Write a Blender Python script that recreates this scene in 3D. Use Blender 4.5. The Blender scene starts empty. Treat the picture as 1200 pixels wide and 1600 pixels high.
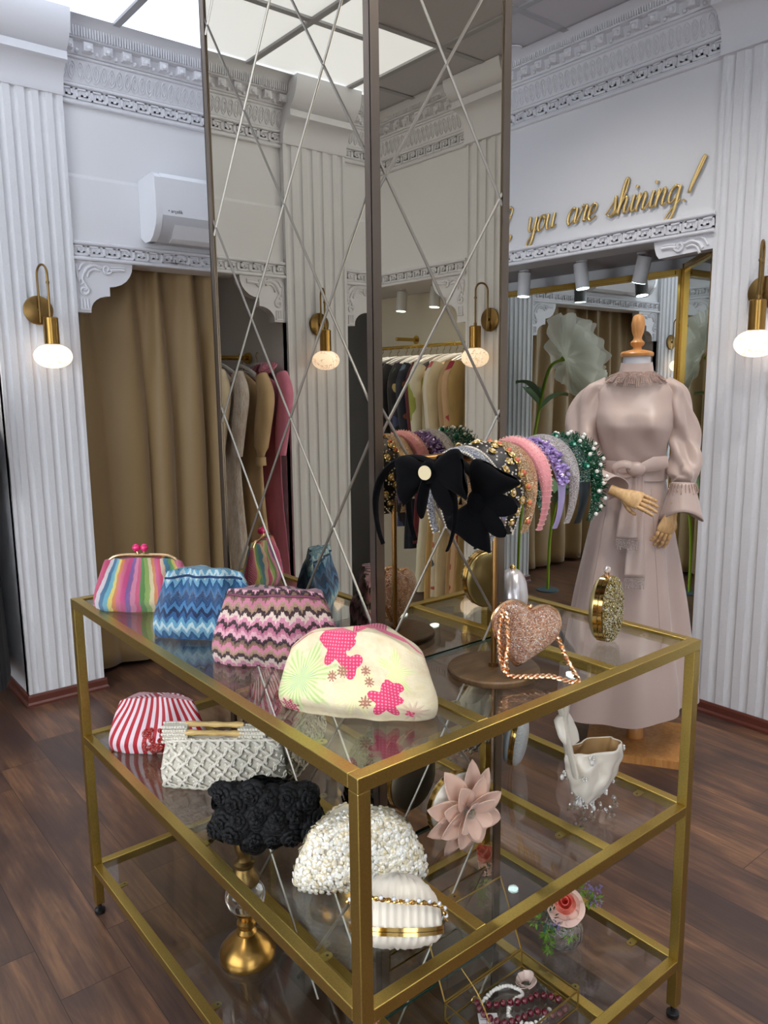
import bpy, bmesh, math, random
from mathutils import Vector, Matrix, noise
random.seed(7)
PI = math.pi
C = bpy.context.scene.collection
sin, cos, sqrt = math.sin, math.cos, math.sqrt
T = 0.984; M = 0.573; B = 0.160          # glass heights of the three table levels
HC = 3.278                                # ceiling height

# ------------------------------------------------------------------ mesh helper
class MB:
    def __init__(s): s.v=[]; s.f=[]; s.uv={}; s.mi=[]
    def add(s, vs, fs, uvs=None, mi=0):
        o=len(s.v); s.v+= [tuple(p) for p in vs]
        for i,f in enumerate(fs):
            if uvs: s.uv[len(s.f)] = [uvs[k] for k in f]
            s.f.append(tuple(o+k for k in f)); s.mi.append(mi)
        return s
    def box(s, a, b, mi=0):
        x0,y0,z0=a; x1,y1,z1=b
        return s.add([(x0,y0,z0),(x1,y0,z0),(x1,y1,z0),(x0,y1,z0),(x0,y0,z1),(x1,y0,z1),(x1,y1,z1),(x0,y1,z1)],
          [(0,3,2,1),(4,5,6,7),(0,1,5,4),(1,2,6,5),(2,3,7,6),(3,0,4,7)],mi=mi)
    def tbox(s, tf, a, b):
        x0,y0,z0=a; x1,y1,z1=b
        return s.add([tf(*p) for p in [(x0,y0,z0),(x1,y0,z0),(x1,y1,z0),(x0,y1,z0),(x0,y0,z1),(x1,y0,z1),(x1,y1,z1),(x0,y1,z1)]],
          [(0,3,2,1),(4,5,6,7),(0,1,5,4),(1,2,6,5),(2,3,7,6),(3,0,4,7)])
    def ring(s, rings, closed_u=True, cap0=True, cap1=True, closed_v=False, uvf=None, mi=0):
        n=len(rings[0]); vs=[p for r in rings for p in r]; fs=[]
        nr=len(rings)
        uvs=None
        for i in range(nr-1 + (1 if closed_v else 0)):
            for j in range(n-(0 if closed_u else 1)):
                a=i*n+j; b=i*n+(j+1)%n; i2=(i+1)%nr
                fs.append((a,b,i2*n+(j+1)%n,i2*n+j))
        if uvf: uvs=[uvf(i,j) for i in range(nr) for j in range(n)]
        if not closed_v and closed_u:
            if cap0: fs.append(tuple(reversed(range(n))))
            if cap1: fs.append(tuple((nr-1)*n+j for j in range(n)))
        return s.add(vs,fs,uvs,mi)
    def tube(s, path, r, seg=8, closed=False, flat=None, mi=0, twist=0):
        P=[Vector(p) for p in path]; n=len(P); rs=r if hasattr(r,'__len__') else [r]*n
        rings=[]; up=None
        for i,p in enumerate(P):
            if closed: t=P[(i+1)%n]-P[i-1]
            else: t=P[min(i+1,n-1)]-P[max(i-1,0)]
            if t.length<1e-9: t=Vector((0,0,1))
            t.normalize()
            if up is None:
                up=Vector((0,0,1)) if abs(t.z)<.9 else Vector((1,0,0))
            a=t.cross(up)
            if a.length<1e-6: a=t.cross(Vector((0,1,0.3)))
            a.normalize(); b=a.cross(t).normalized(); up=b
            ring=[]
            for k in range(seg):
                th=2*PI*k/seg+twist*i
                ca,sb=cos(th)*rs[i],sin(th)*rs[i]
                if flat: ca*=flat[0]; sb*=flat[1]
                ring.append(p+a*ca+b*sb)
            rings.append(ring)
        return s.ring(rings,closed_v=closed,mi=mi)
    def lathe(s, prof, seg=24, c=(0,0,0), M4=None, mi=0):
        rings=[]
        for (r,z) in prof:
            rr=max(r,1e-5)
            ring=[Vector((rr*cos(2*PI*k/seg),rr*sin(2*PI*k/seg),z)) for k in range(seg)]
            if M4: ring=[M4@p for p in ring]
            rings.append([p+Vector(c) for p in ring])
        return s.ring(rings,mi=mi)
    def ball(s, c, r, seg=10, rings=6, sc=(1,1,1), M4=None, mi=0):
        R=[]
        for i in range(rings+1):
            ph=-PI/2+PI*i/rings
            rr=max(cos(ph),1e-3)
            q=[Vector((rr*cos(2*PI*k/seg)*r*sc[0],rr*sin(2*PI*k/seg)*r*sc[1],sin(ph)*r*sc[2])) for k in range(seg)]
            if M4: q=[M4@p for p in q]
            R.append([p+Vector(c) for p in q])
        return s.ring(R,mi=mi)
    def grid(s, fn, nu, nv, thick=None, mi=0):
        vs=[]; uvs=[]
        for i in range(nu+1):
            for j in range(nv+1):
                u=i/nu; v=j/nv; vs.append(fn(u,v)); uvs.append((u,v))
        fs=[(i*(nv+1)+j,(i+1)*(nv+1)+j,(i+1)*(nv+1)+j+1,i*(nv+1)+j+1) for i in range(nu) for j in range(nv)]
        return s.add(vs,fs,uvs,mi)
    def prism(s, poly, tf, d0, d1):
        """poly of (s,z) extruded along d"""
        n=len(poly)
        vs=[tf(a,d0,z) for a,z in poly]+[tf(a,d1,z) for a,z in poly]
        fs=[tuple(range(n)),tuple(reversed(range(n,2*n)))]+[(i,(i+1)%n,n+(i+1)%n,n+i) for i in range(n)]
        return s.add(vs,fs)
    def extr(s, prof, tf, s0, s1):
        """prof of (d,z) swept along the wall from s0 to s1"""
        n=len(prof)
        vs=[tf(s0,d,z) for d,z in prof]+[tf(s1,d,z) for d,z in prof]
        fs=[tuple(range(n)),tuple(reversed(range(n,2*n)))]+[(i,(i+1)%n,n+(i+1)%n,n+i) for i in range(n)]
        return s.add(vs,fs)
    def build(s, name, mat, parent=None, smooth=True, angle=40, solid=None, subsurf=0, loc=None, rot=None, merge=True):
        me=bpy.data.meshes.new(name); me.from_pydata(s.v,[],s.f)
        if s.uv:
            ul=me.uv_layers.new(name='UVMap')
            for p in me.polygons:
                q=s.uv.get(p.index)
                if q:
                    for k,li in enumerate(p.loop_indices): ul.data[li].uv=q[k]
        mats=mat if isinstance(mat,(list,tuple)) else [mat]
        for m_ in mats: me.materials.append(m_)
        if len(mats)>1:
            for p in me.polygons: p.material_index=s.mi[p.index]
        bm=bmesh.new(); bm.from_mesh(me)
        if merge: bmesh.ops.remove_doubles(bm,verts=bm.verts,dist=1e-6)
        bmesh.ops.recalc_face_normals(bm,faces=bm.faces)
        if smooth:
            an=math.radians(angle)
            for f in bm.faces: f.smooth=True
            for e in bm.edges:
                if len(e.link_faces)==2:
                    try:
                        if e.calc_face_angle()>an: e.smooth=False
                    except Exception: pass
        bm.to_mesh(me); bm.free()
        o=bpy.data.objects.new(name,me); C.objects.link(o)
        if parent: o.parent=parent
        if loc: o.location=loc
        if rot: o.rotation_euler=rot
        if solid:
            m_=o.modifiers.new('s','SOLIDIFY'); m_.thickness=solid; m_.offset=0
        if subsurf:
            m_=o.modifiers.new('ss','SUBSURF'); m_.levels=subsurf; m_.render_levels=subsurf
        return o

def thing(name,label,cat,loc=(0,0,0),rotz=0,group=None,rot=None):
    o=bpy.data.objects.new(name,None); C.objects.link(o); o.empty_display_size=.05
    o.location=loc; o.rotation_euler=rot if rot else (0,0,rotz)
    o['label']=label; o['category']=cat
    if group: o['group']=group
    return o
def tag(o,label,cat,group=None):
    o['label']=label; o['category']=cat
    if group: o['group']=group
    return o
def struct(o): o['kind']='structure'; return o
def dup(root,loc=None,rotz=None,label=None,group=None):
    r=root.copy(); C.objects.link(r)
    if loc: r.location=loc
    if rotz is not None: r.rotation_euler=(0,0,rotz)
    if label: r['label']=label
    if group: r['group']=group
    for ch in list(root.children):
        c=ch.copy(); C.objects.link(c); c.parent=r
        for g in ch.children:
            d=g.copy(); C.objects.link(d); d.parent=c
    return r
def ss(a,b,x):
    t=max(0,min(1,(x-a)/(b-a))); return t*t*(3-2*t)
def crom(pts,n=8,closed=False):
    P=[Vector(p) for p in pts]; out=[]; m=len(P)
    rng=range(m if closed else m-1)
    for i in rng:
        p0=P[(i-1)%m] if closed or i>0 else P[0]*2-P[1]; p1=P[i]; p2=P[(i+1)%m]
        p3=P[(i+2)%m] if closed or i+2<m else P[-1]*2-P[-2]
        for k in range(n):
            t=k/n
            out.append(.5*((2*p1)+(p2-p0)*t+(2*p0-5*p1+4*p2-p3)*t*t+(3*p1-p0-3*p2+p3)*t**3))
    if not closed: out.append(P[-1])
    return out

# ------------------------------------------------------------------ material helper
def lin(c):
    return tuple(((x/255)/12.92 if x/255<=.04045 else ((x/255+.055)/1.055)**2.4) for x in c)+(1,)
class NT:
    def __init__(s,name):
        s.m=bpy.data.materials.new(name); s.m.use_nodes=True; s.t=s.m.node_tree; s.n=s.t.nodes; s.l=s.t.links
        s.b=s.n['Principled BSDF']
    def new(s,ty,**kw):
        n=s.n.new(ty)
        for k,v in kw.items(): setattr(n,k,v)
        return n
    def put(s,sock,val):
        if isinstance(val,bpy.types.NodeSocket): s.l.new(val,sock)
        elif val is not None: sock.default_value=val
    def math(s,op,a,b=None,c=None):
        n=s.new('ShaderNodeMath',operation=op); s.put(n.inputs[0],a); s.put(n.inputs[1],b)
        if c is not None: s.put(n.inputs[2],c)
        return n.outputs[0]
    def mix(s,f,a,b,bt='MIX'):
        n=s.new('ShaderNodeMix',data_type='RGBA',blend_type=bt); s.put(n.inputs[0],f); s.put(n.inputs[6],a); s.put(n.inputs[7],b)
        return n.outputs[2]
    def ramp(s,f,stops,interp='LINEAR'):
        n=s.new('ShaderNodeValToRGB'); r=n.color_ramp; r.interpolation=interp
        while len(r.elements)<len(stops): r.elements.new(.5)
        for e,(p,c) in zip(r.elements,stops): e.position=p; e.color=c if len(c)==4 else lin(c)
        s.put(n.inputs[0],f); return n.outputs[0]
    def co(s,kind='Object'):
        return s.new('ShaderNodeTexCoord').outputs[kind]
    def sep(s,v):
        n=s.new('ShaderNodeSeparateXYZ'); s.l.new(v,n.inputs[0]); return n.outputs
    def comb(s,x,y,z=0.0):
        n=s.new('ShaderNodeCombineXYZ'); s.put(n.inputs[0],x); s.put(n.inputs[1],y); s.put(n.inputs[2],z); return n.outputs[0]
    def mapp(s,v,sc=(1,1,1),loc=(0,0,0),rot=(0,0,0)):
        n=s.new('ShaderNodeMapping'); s.l.new(v,n.inputs[0]); n.inputs[1].default_value=loc; n.inputs[2].default_value=rot; n.inputs[3].default_value=sc
        return n.outputs[0]
    def noise(s,v,scale=5,detail=3,rough=.5,dist=0.0,out=0):
        n=s.new('ShaderNodeTexNoise'); s.put(n.inputs['Vector'],v); n.inputs['Scale'].default_value=scale
        n.inputs['Detail'].default_value=detail; n.inputs['Roughness'].default_value=rough; n.inputs['Distortion'].default_value=dist
        return n.outputs[out]
    def voro(s,v,scale=5,feature='F1',out=0,rand=1.0):
        n=s.new('ShaderNodeTexVoronoi',feature=feature); s.put(n.inputs['Vector'],v); n.inputs['Scale'].default_value=scale
        n.inputs['Randomness'].default_value=rand
        return n.outputs[out]
    def bump(s,h,strength=.3,dist=.01):
        n=s.new('ShaderNodeBump'); s.put(n.inputs['Height'],h); n.inputs['Strength'].default_value=strength; n.inputs['Distance'].default_value=dist
        s.l.new(n.outputs[0],s.b.inputs['Normal'])
    def set(s,**kw):
        mp=dict(color='Base Color',rough='Roughness',metal='Metallic',spec='Specular IOR Level',trans='Transmission Weight',ior='IOR',
          sheen='Sheen Weight',coat='Coat Weight',alpha='Alpha',em='Emission Color',es='Emission Strength',sss='Subsurface Weight',aniso='Anisotropic')
        for k,v in kw.items():
            s.put(s.b.inputs[mp[k]],v)
        return s.m
_mc={}
def mat(name,color,rough=.5,metal=0,spec=.5,bump=None,**kw):
    if name in _mc: return _mc[name]
    n=NT(name)
    col=lin(color) if len(color)==3 else color
    if bump:
        h=n.noise(n.co(),bump[0],3,.6); n.bump(h,bump[1],bump[2] if len(bump)>2 else .002)
    n.set(color=col,rough=rough,metal=metal,spec=spec,**kw); _mc[name]=n.m; return n.m
def glassy(name,tint,thin=True,boost=1.0,rough=0.0):
    """clear flat glass: what is behind shows through, surface reflects more at grazing angles"""
    n=NT(name); n.n.remove(n.b); out=[x for x in n.n if x.type=='OUTPUT_MATERIAL'][0]
    tr=n.new('ShaderNodeBsdfTransparent'); tr.inputs[0].default_value=tint
    gl=n.new('ShaderNodeBsdfGlossy'); gl.inputs['Roughness'].default_value=rough; gl.inputs[0].default_value=(1,1,1,1)
    lw=n.new('ShaderNodeLayerWeight'); lw.inputs['Blend'].default_value=.5
    p=n.math('POWER',lw.outputs['Facing'],5.0); f=n.math('MULTIPLY_ADD',p,.96*boost,.04*boost)
    mx=n.new('ShaderNodeMixShader'); n.l.new(f,mx.inputs[0]); n.l.new(tr.outputs[0],mx.inputs[1]); n.l.new(gl.outputs[0],mx.inputs[2])
    n.l.new(mx.outputs[0],out.inputs[0]); return n.m

WHITE=mat('white_plaster',(222,222,224),.7,bump=(30,.06,.002))
def _eps():
    n=NT('foam_stucco_white'); h=n.voro(n.co(),140); h2=n.noise(n.co(),60,3)
    n.bump(n.math('ADD',h,h2),.28,.003); return n.set(color=lin((221,221,223)),rough=.75)
EPS=_eps()
MOLD=mat('white_moulding',(222,222,226),.55,bump=(60,.05,.001))
GREYC=mat('grey_ceiling_tile',(196,193,197),.8,bump=(90,.1,.001))
BAR=mat('ceiling_grid_bar',(170,170,172),.5)
def emis(name,col,st,extra=None):
    n=NT(name); n.set(color=lin(col),em=lin(col),es=st,rough=.6)
    if extra: extra(n)
    return n.m
PANEL=emis('lit_panel',(232,241,255),1.05)
LENS=emis('spot_lens',(225,250,250),9)
def _bulb():
    n=NT('alabaster_glow'); c=n.co(); w=n.noise(c,9,4,.6,1.5); col=n.ramp(w,[(0,(255,222,190)),(.48,(255,236,214)),(.5,(214,170,140)),(.53,(255,238,220)),(1,(255,240,226))])
    n.set(color=col,em=col,es=1.15,rough=.3); return n.m
BULB=_bulb()
def metalmat(name,c,r,sc=(80,80,2),st=.0,aniso=0):
    n=NT(name); v=n.mapp(n.co(),sc); h=n.noise(v,6,3); n.set(color=n.ramp(h,[(0.3,tuple(int(x*.93) for x in c)),(.7,c)]),rough=r,metal=1.0)
    return n.m
GOLD=metalmat('brushed_gold_paint',(192,166,92),.36,(40,40,40))
GOLD2=mat('polished_gold',(214,176,104),.14,1.0)
ROSEGOLD=mat('rose_gold',(232,190,150),.15,1.0)
BRASS=mat('antique_brass',(160,124,66),.28,1.0)
BRASSD=mat('dark_aged_brass',(138,110,66),.38,1.0)
BRASSR=mat('rail_brass',(206,170,84),.22,1.0)
BRONZE=mat('bronze_steel_frame',(128,116,104),.33,1.0)
MIRROR=mat('wall_mirror',(234,238,234),.0,1.0)
TINT=mat('bronze_tinted_mirror',(190,181,163),.0,1.0)
GROOVE=mat('bevelled_mirror_groove',(160,155,146),.42,1.0)
GLASS=glassy('shelf_glass',(.93,.955,.945,1),boost=1.15)
GEDGE=mat('green_glass_edge',(30,70,62),.1,0,.8)
BLACK=mat('black_plastic',(18,18,18),.4)
SKIRT=mat('mahogany_skirting',(98,52,42),.35)
WOODL=None
def _floor():
    n=NT('dark_walnut_laminate'); c=n.co(); x,y,z=n.sep(c)
    pw=.19; pl=1.25
    row=n.math('FLOOR',n.math('DIVIDE',x,pw)); 
    off=n.math('MULTIPLY',n.math('FRACT',n.math('MULTIPLY',n.math('SINE',n.math('MULTIPLY',row,12.98)),437.5)),pl)
    yy=n.math('DIVIDE',n.math('ADD',y,off),pl); col=n.math('FLOOR',yy)
    rid=n.math('FRACT',n.math('MULTIPLY',n.math('SINE',n.math('ADD',n.math('MULTIPLY',row,7.13),n.math('MULTIPLY',col,31.7))),913.3))
    fx=n.math('FRACT',n.math('DIVIDE',x,pw)); fy=n.math('FRACT',yy)
    v=n.comb(n.math('MULTIPLY',x,7.0),n.math('MULTIPLY',y,1.3),n.math('MULTIPLY',rid,20.0))
    g1=n.noise(v,1.1,6,.62,1.2); g2=n.noise(n.comb(n.math('MULTIPLY',x,60.0),n.math('MULTIPLY',y,3.0),rid),1,4,.6,.4)
    g3=n.noise(n.comb(n.math('MULTIPLY',x,2.6),n.math('MULTIPLY',y,1.4),n.math('MULTIPLY',rid,9.0)),1.2,3,.5,.5)
    f=n.math('ADD',n.math('MULTIPLY',g1,.62),n.math('MULTIPLY',g2,.38))
    c1=n.ramp(f,[(.28,(54,38,32)),(.42,(88,63,51)),(.52,(114,82,62)),(.62,(148,108,76)),(.75,(184,140,98))])
    c2=n.mix(n.ramp(g3,[(.42,(0,0,0)),(.62,(255,255,255))]),c1,n.mix(.75,c1,lin((58,46,45))))
    c3=n.mix(n.math('MULTIPLY',rid,.30),c2,lin((86,62,54)))
    seam=n.math('MAXIMUM',n.math('LESS_THAN',fx,.012),n.math('LESS_THAN',fy,.0022))
    c4=n.mix(n.math('MULTIPLY',seam,.75),c3,lin((26,18,16)))
    n.bump(n.math('SUBTRACT',g2,n.math('MULTIPLY',seam,.8)),.12,.002)
    n.set(color=c4,rough=n.math('MULTIPLY_ADD',g1,.25,.22),spec=.5); return n.m
FLOORM=_floor()
def woodm(name,c1,c2,rough=.35,sc=(3,3,30)):
    n=NT(name); w=n.noise(n.mapp(n.co(),sc),3,4,.6,1.0); n.set(color=n.ramp(w,[(.3,c1),(.7,c2)]),rough=rough); return n.m
BEECH=woodm('varnished_beech',(186,122,62),(214,156,92),.3,(12,12,2))
WOODH=woodm('pale_wood_hand',(190,146,92),(224,184,130),.45,(20,20,6))
WALN=woodm('brown_wood_disc',(92,68,44),(126,96,62),.4,(2,20,2))

# ------------------------------------------------------------------ camera
cam=bpy.data.cameras.new('camera'); co=bpy.data.objects.new('camera',cam); C.objects.link(co)
yaw,pitch,roll=0.888406297,-0.160403121,-0.0111562811
f_=Vector((cos(pitch)*cos(yaw),cos(pitch)*sin(yaw),sin(pitch))); r_=Vector((sin(yaw),-cos(yaw),0)); u_=r_.cross(f_)
r2=r_*cos(roll)+u_*sin(roll); u2=-r_*sin(roll)+u_*cos(roll)
mw=Matrix((r2,u2,-f_)).transposed().to_4x4(); mw.translation=Vector((-.6525,-.8736,1.5736)); co.matrix_world=mw
cam.sensor_fit='VERTICAL'; cam.sensor_height=32; cam.lens=1208.56/1600*32; cam.clip_start=.02
sc=bpy.context.scene; sc.camera=co
sc.view_settings.view_transform='Standard'; sc.view_settings.look='None'; sc.view_settings.gamma=1; sc.view_settings.exposure=0.32
try: sc.view_settings.use_curve_mapping=False
except Exception: pass
sc.cycles.max_bounces=14; sc.cycles.glossy_bounces=8; sc.cycles.transparent_max_bounces=24; sc.cycles.transmission_bounces=10; sc.cycles.diffuse_bounces=5
sc.cycles.use_denoising=True
try: sc.cycles.caustics_reflective=False; sc.cycles.caustics_refractive=False
except Exception: pass
FILL_P=38
# ================================================================== ROOM
TL=lambda s,d,z:(s,3.17-d,z)
TR=lambda s,d,z:(2.80-d,s,z)
struct(MB().box((-3.4,-4.9,-.12),(3.6,4.2,0)).build('floor',FLOORM))
# ceiling: grey tile field, with openings where the lit panels sit
XL=[-3.2,-2.24,-1.615,-.985,-.36,.275,.90,1.60,2.29,2.80]
YL=[-4.6,-4.0,-3.4,-2.79,-2.18,-1.567,-.9,-.25,.4,1.05,1.73,2.40,3.09,3.17]
def lit(i,j):
    x0,x1=XL[i],XL[i+1]; y0,y1=YL[j],YL[j+1]
    if i==0 or x1>2.3: return False
    if y1<=-1.56 and y0>=-4.01: return True
    if y0>=1.72 and y1<=3.1 and x1<=1.61: return True
    return False
cm=MB()
cm.box((-3.4,-4.9,HC+.03),(3.6,4.2,HC+.12))
for i in range(len(XL)-1):
    for j in range(len(YL)-1):
        if not lit(i,j): cm.box((XL[i]+.008,YL[j]+.008,HC+.004),(XL[i+1]-.008,YL[j+1]-.008,HC+.032))
struct(cm.build('ceiling',GREYC,smooth=False))
g=MB()
for k,x in enumerate(XL[1:-1]): g.box((x-.017,-4.6,HC-.004),(x+.017,3.14,HC+.02))
for y in YL[1:-1]: g.box((-3.2,y-.017,HC-.003),(2.8,y+.017,HC+.021))
struct(g.build('trim_1',BAR,smooth=False))
first=None; cnt=0
for i in range(len(XL)-1):
    for j in range(len(YL)-1):
        if lit(i,j):
            cx,cy=(XL[i]+XL[i+1])/2,(YL[j]+YL[j+1])/2; w,h=(XL[i+1]-XL[i])/2-.018,(YL[j+1]-YL[j])/2-.018
            o=MB().box((-w,-h,-.006),(w,h,.006)).build('ceiling_light_panel',PANEL,smooth=False,loc=(cx,cy,HC+.014))
            if cy>0: tag(o,'square glowing white light panel in the ceiling grid over the curtained left wall','ceiling light','lit ceiling panels over the left wall')
            else: tag(o,'square glowing white light panel in the ceiling seen in the dark right mirror face','ceiling light','lit ceiling panels near the clothes rail wall')
dl=thing('downlight','small round recessed downlight in the grey ceiling beside the mirrored column','ceiling light',(2.59,2.02,HC-.002))
MB().lathe([(.026,-.001),(.04,-.002),(.045,.002),(.026,.004)],24).build('trim_ring',MOLD,dl)
MB().lathe([(0,0),(.026,0),(.026,.003),(0,.003)],20).build('lens',LENS,dl)

# ---- wall shells
hb=1.232+.988                                        # underside of the door-head band
NICHE=mat('niche_grey_wall',(206,199,193),.7); CREAMW=mat('cream_niche_wall',(214,206,190),.7)
DOOR_SHADE=mat('doorway_shade_panel',(52,50,50),.5)  # dark colour stands in for the shade inside the open doorway
w=MB()
w.box((-3.3,3.17,hb),(2.80,3.32,HC+.03))            # upper wall over the openings
w.box((-1.70,3.15,0),(-1.26,4.0,hb+.1)); w.box((.29,3.15,0),(.665,4.0,hb+.1)); w.box((2.42,3.15,0),(2.95,4.0,hb+.1))
w.box((-3.3,4.0,0),(3.6,4.12,HC+.03)); w.box((-3.3,3.3,hb+.12),(3.3,4.02,hb+.2))
struct(w.build('wall_left',WHITE,smooth=False))
w=MB(); w.box((2.80,-4.8,hb+.03),(2.93,3.2,HC+.03))
w.box((2.78+.02,.53,0),(3.42,.99,hb+.1)); w.box((2.80,-1.87,0),(3.42,-1.45,hb+.1)); w.box((2.80,3.135,0),(3.42,3.3,hb+.1))
w.box((3.36,-4.8,0),(3.46,3.9,HC+.03)); w.box((2.9,-4.8,hb+.04),(3.4,3.2,hb+.12))
w.box((2.80,-1.45,0),(2.93,.53,hb+.1))
struct(w.build('wall_right',WHITE,smooth=False))
struct(MB().box((2.94,.995,hb+.025),(3.358,3.13,hb+.039)).build('trim_2',GREYC,smooth=False))
struct(MB().box((3.34,-4.7,.0),(3.359,-1.875,hb+.039)).build('trim_3',CREAMW,smooth=False))
struct(MB().box((-1.255,3.985,.0),(.285,3.999,hb+.11)).build('trim_4',NICHE,smooth=False))
struct(MB().box((-3.2,3.55,.0),(-1.705,3.6,hb+.11)).build('trim_5',DOOR_SHADE,smooth=False))
w=MB(); w.box((-3.32,1.6,0),(-3.2,4.1,HC+.03)); w.box((-3.32,-4.8,2.75),(-3.2,1.6,HC+.03)); w.box((-3.32,-4.8,0),(-3.2,1.6,.3)); w.box((-3.32,-4.8,.3),(-3.2,-1.9,2.75)); struct(w.build('wall_front',WHITE,smooth=False))
w=MB(); w.box((-3.3,-4.72,2.7),(3.4,-4.6,HC+.03)); w.box((-3.3,-4.72,0),(-2.6,-4.6,2.7)); w.box((-.4,-4.72,0),(3.4,-4.6,2.7)); w.box((-3.3,-4.72,0),(3.4,-4.6,.35))
struct(w.build('wall_back',WHITE,smooth=False))
wm=MB()  # unseen opening added in the back wall to let daylight in
for x in (-2.6,-1.5,-.46): wm.box((x,-4.69,.35),(x+.06,-4.63,2.7))
wm.box((-2.6,-4.69,.35),(-.4,-4.63,.4)); wm.box((-2.6,-4.69,2.65),(-.4,-4.63,2.7))
wn=struct(wm.build('added_window_1',mat('added_window_frame_grey',(90,90,92),.4),smooth=False))
MB().box((-2.58,-4.665,.38),(-.42,-4.659,2.68)).build('added_window_glass',glassy('added_window_glass_clear',(.97,.98,.98,1)),wn,smooth=False)

wm=MB()  # wide unseen opening added in the front wall for extra daylight
for y in (-1.9,-.2,1.55): wm.box((-3.29,y,.3),(-3.23,y+.06,2.75))
wm.box((-3.29,-1.9,.3),(-3.23,1.6,.35)); wm.box((-3.29,-1.9,2.7),(-3.23,1.6,2.75))
wn=struct(wm.build('added_window_2',mat('added_window_frame_grey',(90,90,92),.4),smooth=False))
MB().box((-3.263,-1.88,.33),(-3.257,1.58,2.73)).build('added_window_glass',glassy('added_wide_window_glass',(.97,.98,.98,1)),wn,smooth=False)
# ---- fluted pilasters
def pilaster(n,tf,s0,s1,d0,mirror=False,z1=None):
    z1=z1 or HC-.001
    W=s1-s0; nf=6; p=W/nf; m=MB()
    pts=[(s0,-.02),(s0,d0)]
    for k in range(nf):
        a=s0+k*p
        pts.append((a+p*.22,d0))
        for q in range(0,7):
            th=PI*q/6; pts.append((a+p*.5-cos(th)*p*.26,d0-sin(th)*.013))
        pts.append((a+p*.80,d0))
    pts+= [(s1,d0),(s1,-.02)]
    zs=[.0]+[.5*k for k in range(1,6)]+[z1]
    rings=[[Vector(tf(a,d,z)) for a,d in pts] for z in zs]
    m.ring(rings,closed_u=True)
    return struct(m.build(n,EPS,angle=35))
def capital(n,tf,s0,s1,dz=0,right=False):
    if not right:
        pr=[(-.02,2.955),(.045,2.955),(.05,2.965)]
        for k in range(9):
            t=k/8; pr.append((.05+.075*(1-cos(t*PI/2)),2.965+.115*sin(t*PI/2)))
        pr+=[(.135,3.083),(.135,3.118),(.12,3.12)]
        for k in range(11):
            t=k/10; pr.append((.115+.10*sin(t*PI*.5),3.12+.158*(1-cos(t*PI*.5))**.8))
        pr+=[(.215,HC-.001),(-.02,HC-.001)]
    else:
        pr=[(-.02,2.965),(.04,2.965),(.04,2.985)]
        for k in range(9):
            t=k/8; pr.append((.035+.085*(1-cos(t*PI/2)),2.985+.15*sin(t*PI/2)))
        pr+=[(.14,3.137),(.14,3.175),(.12,3.178)]
        for k in range(8):
            t=k/7; pr.append((.12+.09*sin(t*PI*.5),3.178+.1*(1-cos(t*PI*.5))))
        pr+=[(.21,HC-.001),(-.02,HC-.001)]
    return struct(MB().extr(pr,tf,s0-.004,s1+.004).build(n,MOLD,angle=30))
pilaster('trim_6',TL,.29,.665,.04); capital('trim_7',TL,.29,.665)
pilaster('trim_8',TL,-1.70,-1.26,.04); capital('trim_9',TL,-1.70,-1.26)
pilaster('trim_10',TL,2.42,2.72,.04); capital('trim_11',TL,2.42,2.72)
pilaster('trim_12',TR,.53,.99,.02); capital('trim_13',TR,.53,.99,right=True)
pilaster('trim_14',TR,-1.87,-1.45,.02); capital('trim_15',TR,-1.87,-1.45,right=True)

# ---- greek key, cornice, door-head bands
KEY=[(0,0,.10,1),(0,.86,.78,1),(.66,.30,.78,1),(.34,.30,.78,.44),(.34,.30,.46,.70),(.0,0,1.0,.14)]
def keys(m,tf,s0,s1,z0,h,d,L):
    n=max(1,int((s1-s0)/L)); L=(s1-s0)/n
    for i in range(n):
        for a,b,c_,e in KEY: m.tbox(tf,(s0+(i+a)*L,d-.004,z0+b*h),(s0+(i+c_)*L,d+.009,z0+e*h))
def bead(d,z,r,n=5): return [(d+r*sin(PI*k/n),z-r*cos(PI*k/n)) for k in range(n+1)]
def cornice(n,tf,s0,s1,zo=0.0):
    m=MB(); z=2.935+zo
    pr=[(-.02,z)]+bead(.012,z+.010,.010)+[(.012,z+.022),(.012,z+.078)]+bead(.016,z+.088,.009)+[(.020,z+.098),(.045,z+.195)]
    pr+=bead(.05,z+.203,.007)+[(.06,z+.212),(.075,z+.262),(.105,z+.268)]
    for k in range(7):
        t=k/6; pr.append((.105+.075*(1-cos(t*PI/2)),z+.27+(HC-.001-z-.27)*sin(t*PI/2)))
    pr+=[(.18,HC-.001),(-.02,HC-.001)]
    m.extr(pr,tf,s0,s1)
    keys(m,tf,s0+.003,s1-.003,z+.026,.048,.012,.072)
    # row of pointed ovals
    k=s0+.02
    while k<s1-.02:
        for rr,dd in ((.0165,.0035),(.009,.0)):
            pts=[]
            for q in range(12):
                th=2*PI*q/12; zz=z+.147+sin(th)*rr*2.3; d=.020+(zz-(z+.098))*.2577+.003
                pts.append(tf(k+cos(th)*rr*(.9 if sin(th)<0 else 1),d,zz))
            m.tube(pts,.0036,5,closed=True)
        k+=.0385
    # leafy blocks and fine ribs
    k=s0+.03
    while k<s1-.03:
        m.tbox(tf,(k-.022,.05,z+.222),(k+.022,.098,z+.262))
        c_=tf(k,.098,z+.236); m.ball(c_,.018,8,5,(1,1,.9)); c_=tf(k+.045,.072,z+.225); m.ball(c_,.011,6,4)
        k+=.094
    k=s0+.006
    while k<s1:
        m.tbox(tf,(k,.10,z+.272),(k+.0055,.122,z+.315)); k+=.013
    return struct(m.build(n,MOLD,angle=35))
cornice('trim_16',TL,.66,2.43); cornice('trim_17',TL,-1.265,.295); cornice('trim_18',TL,-3.2,-1.695)
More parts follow.
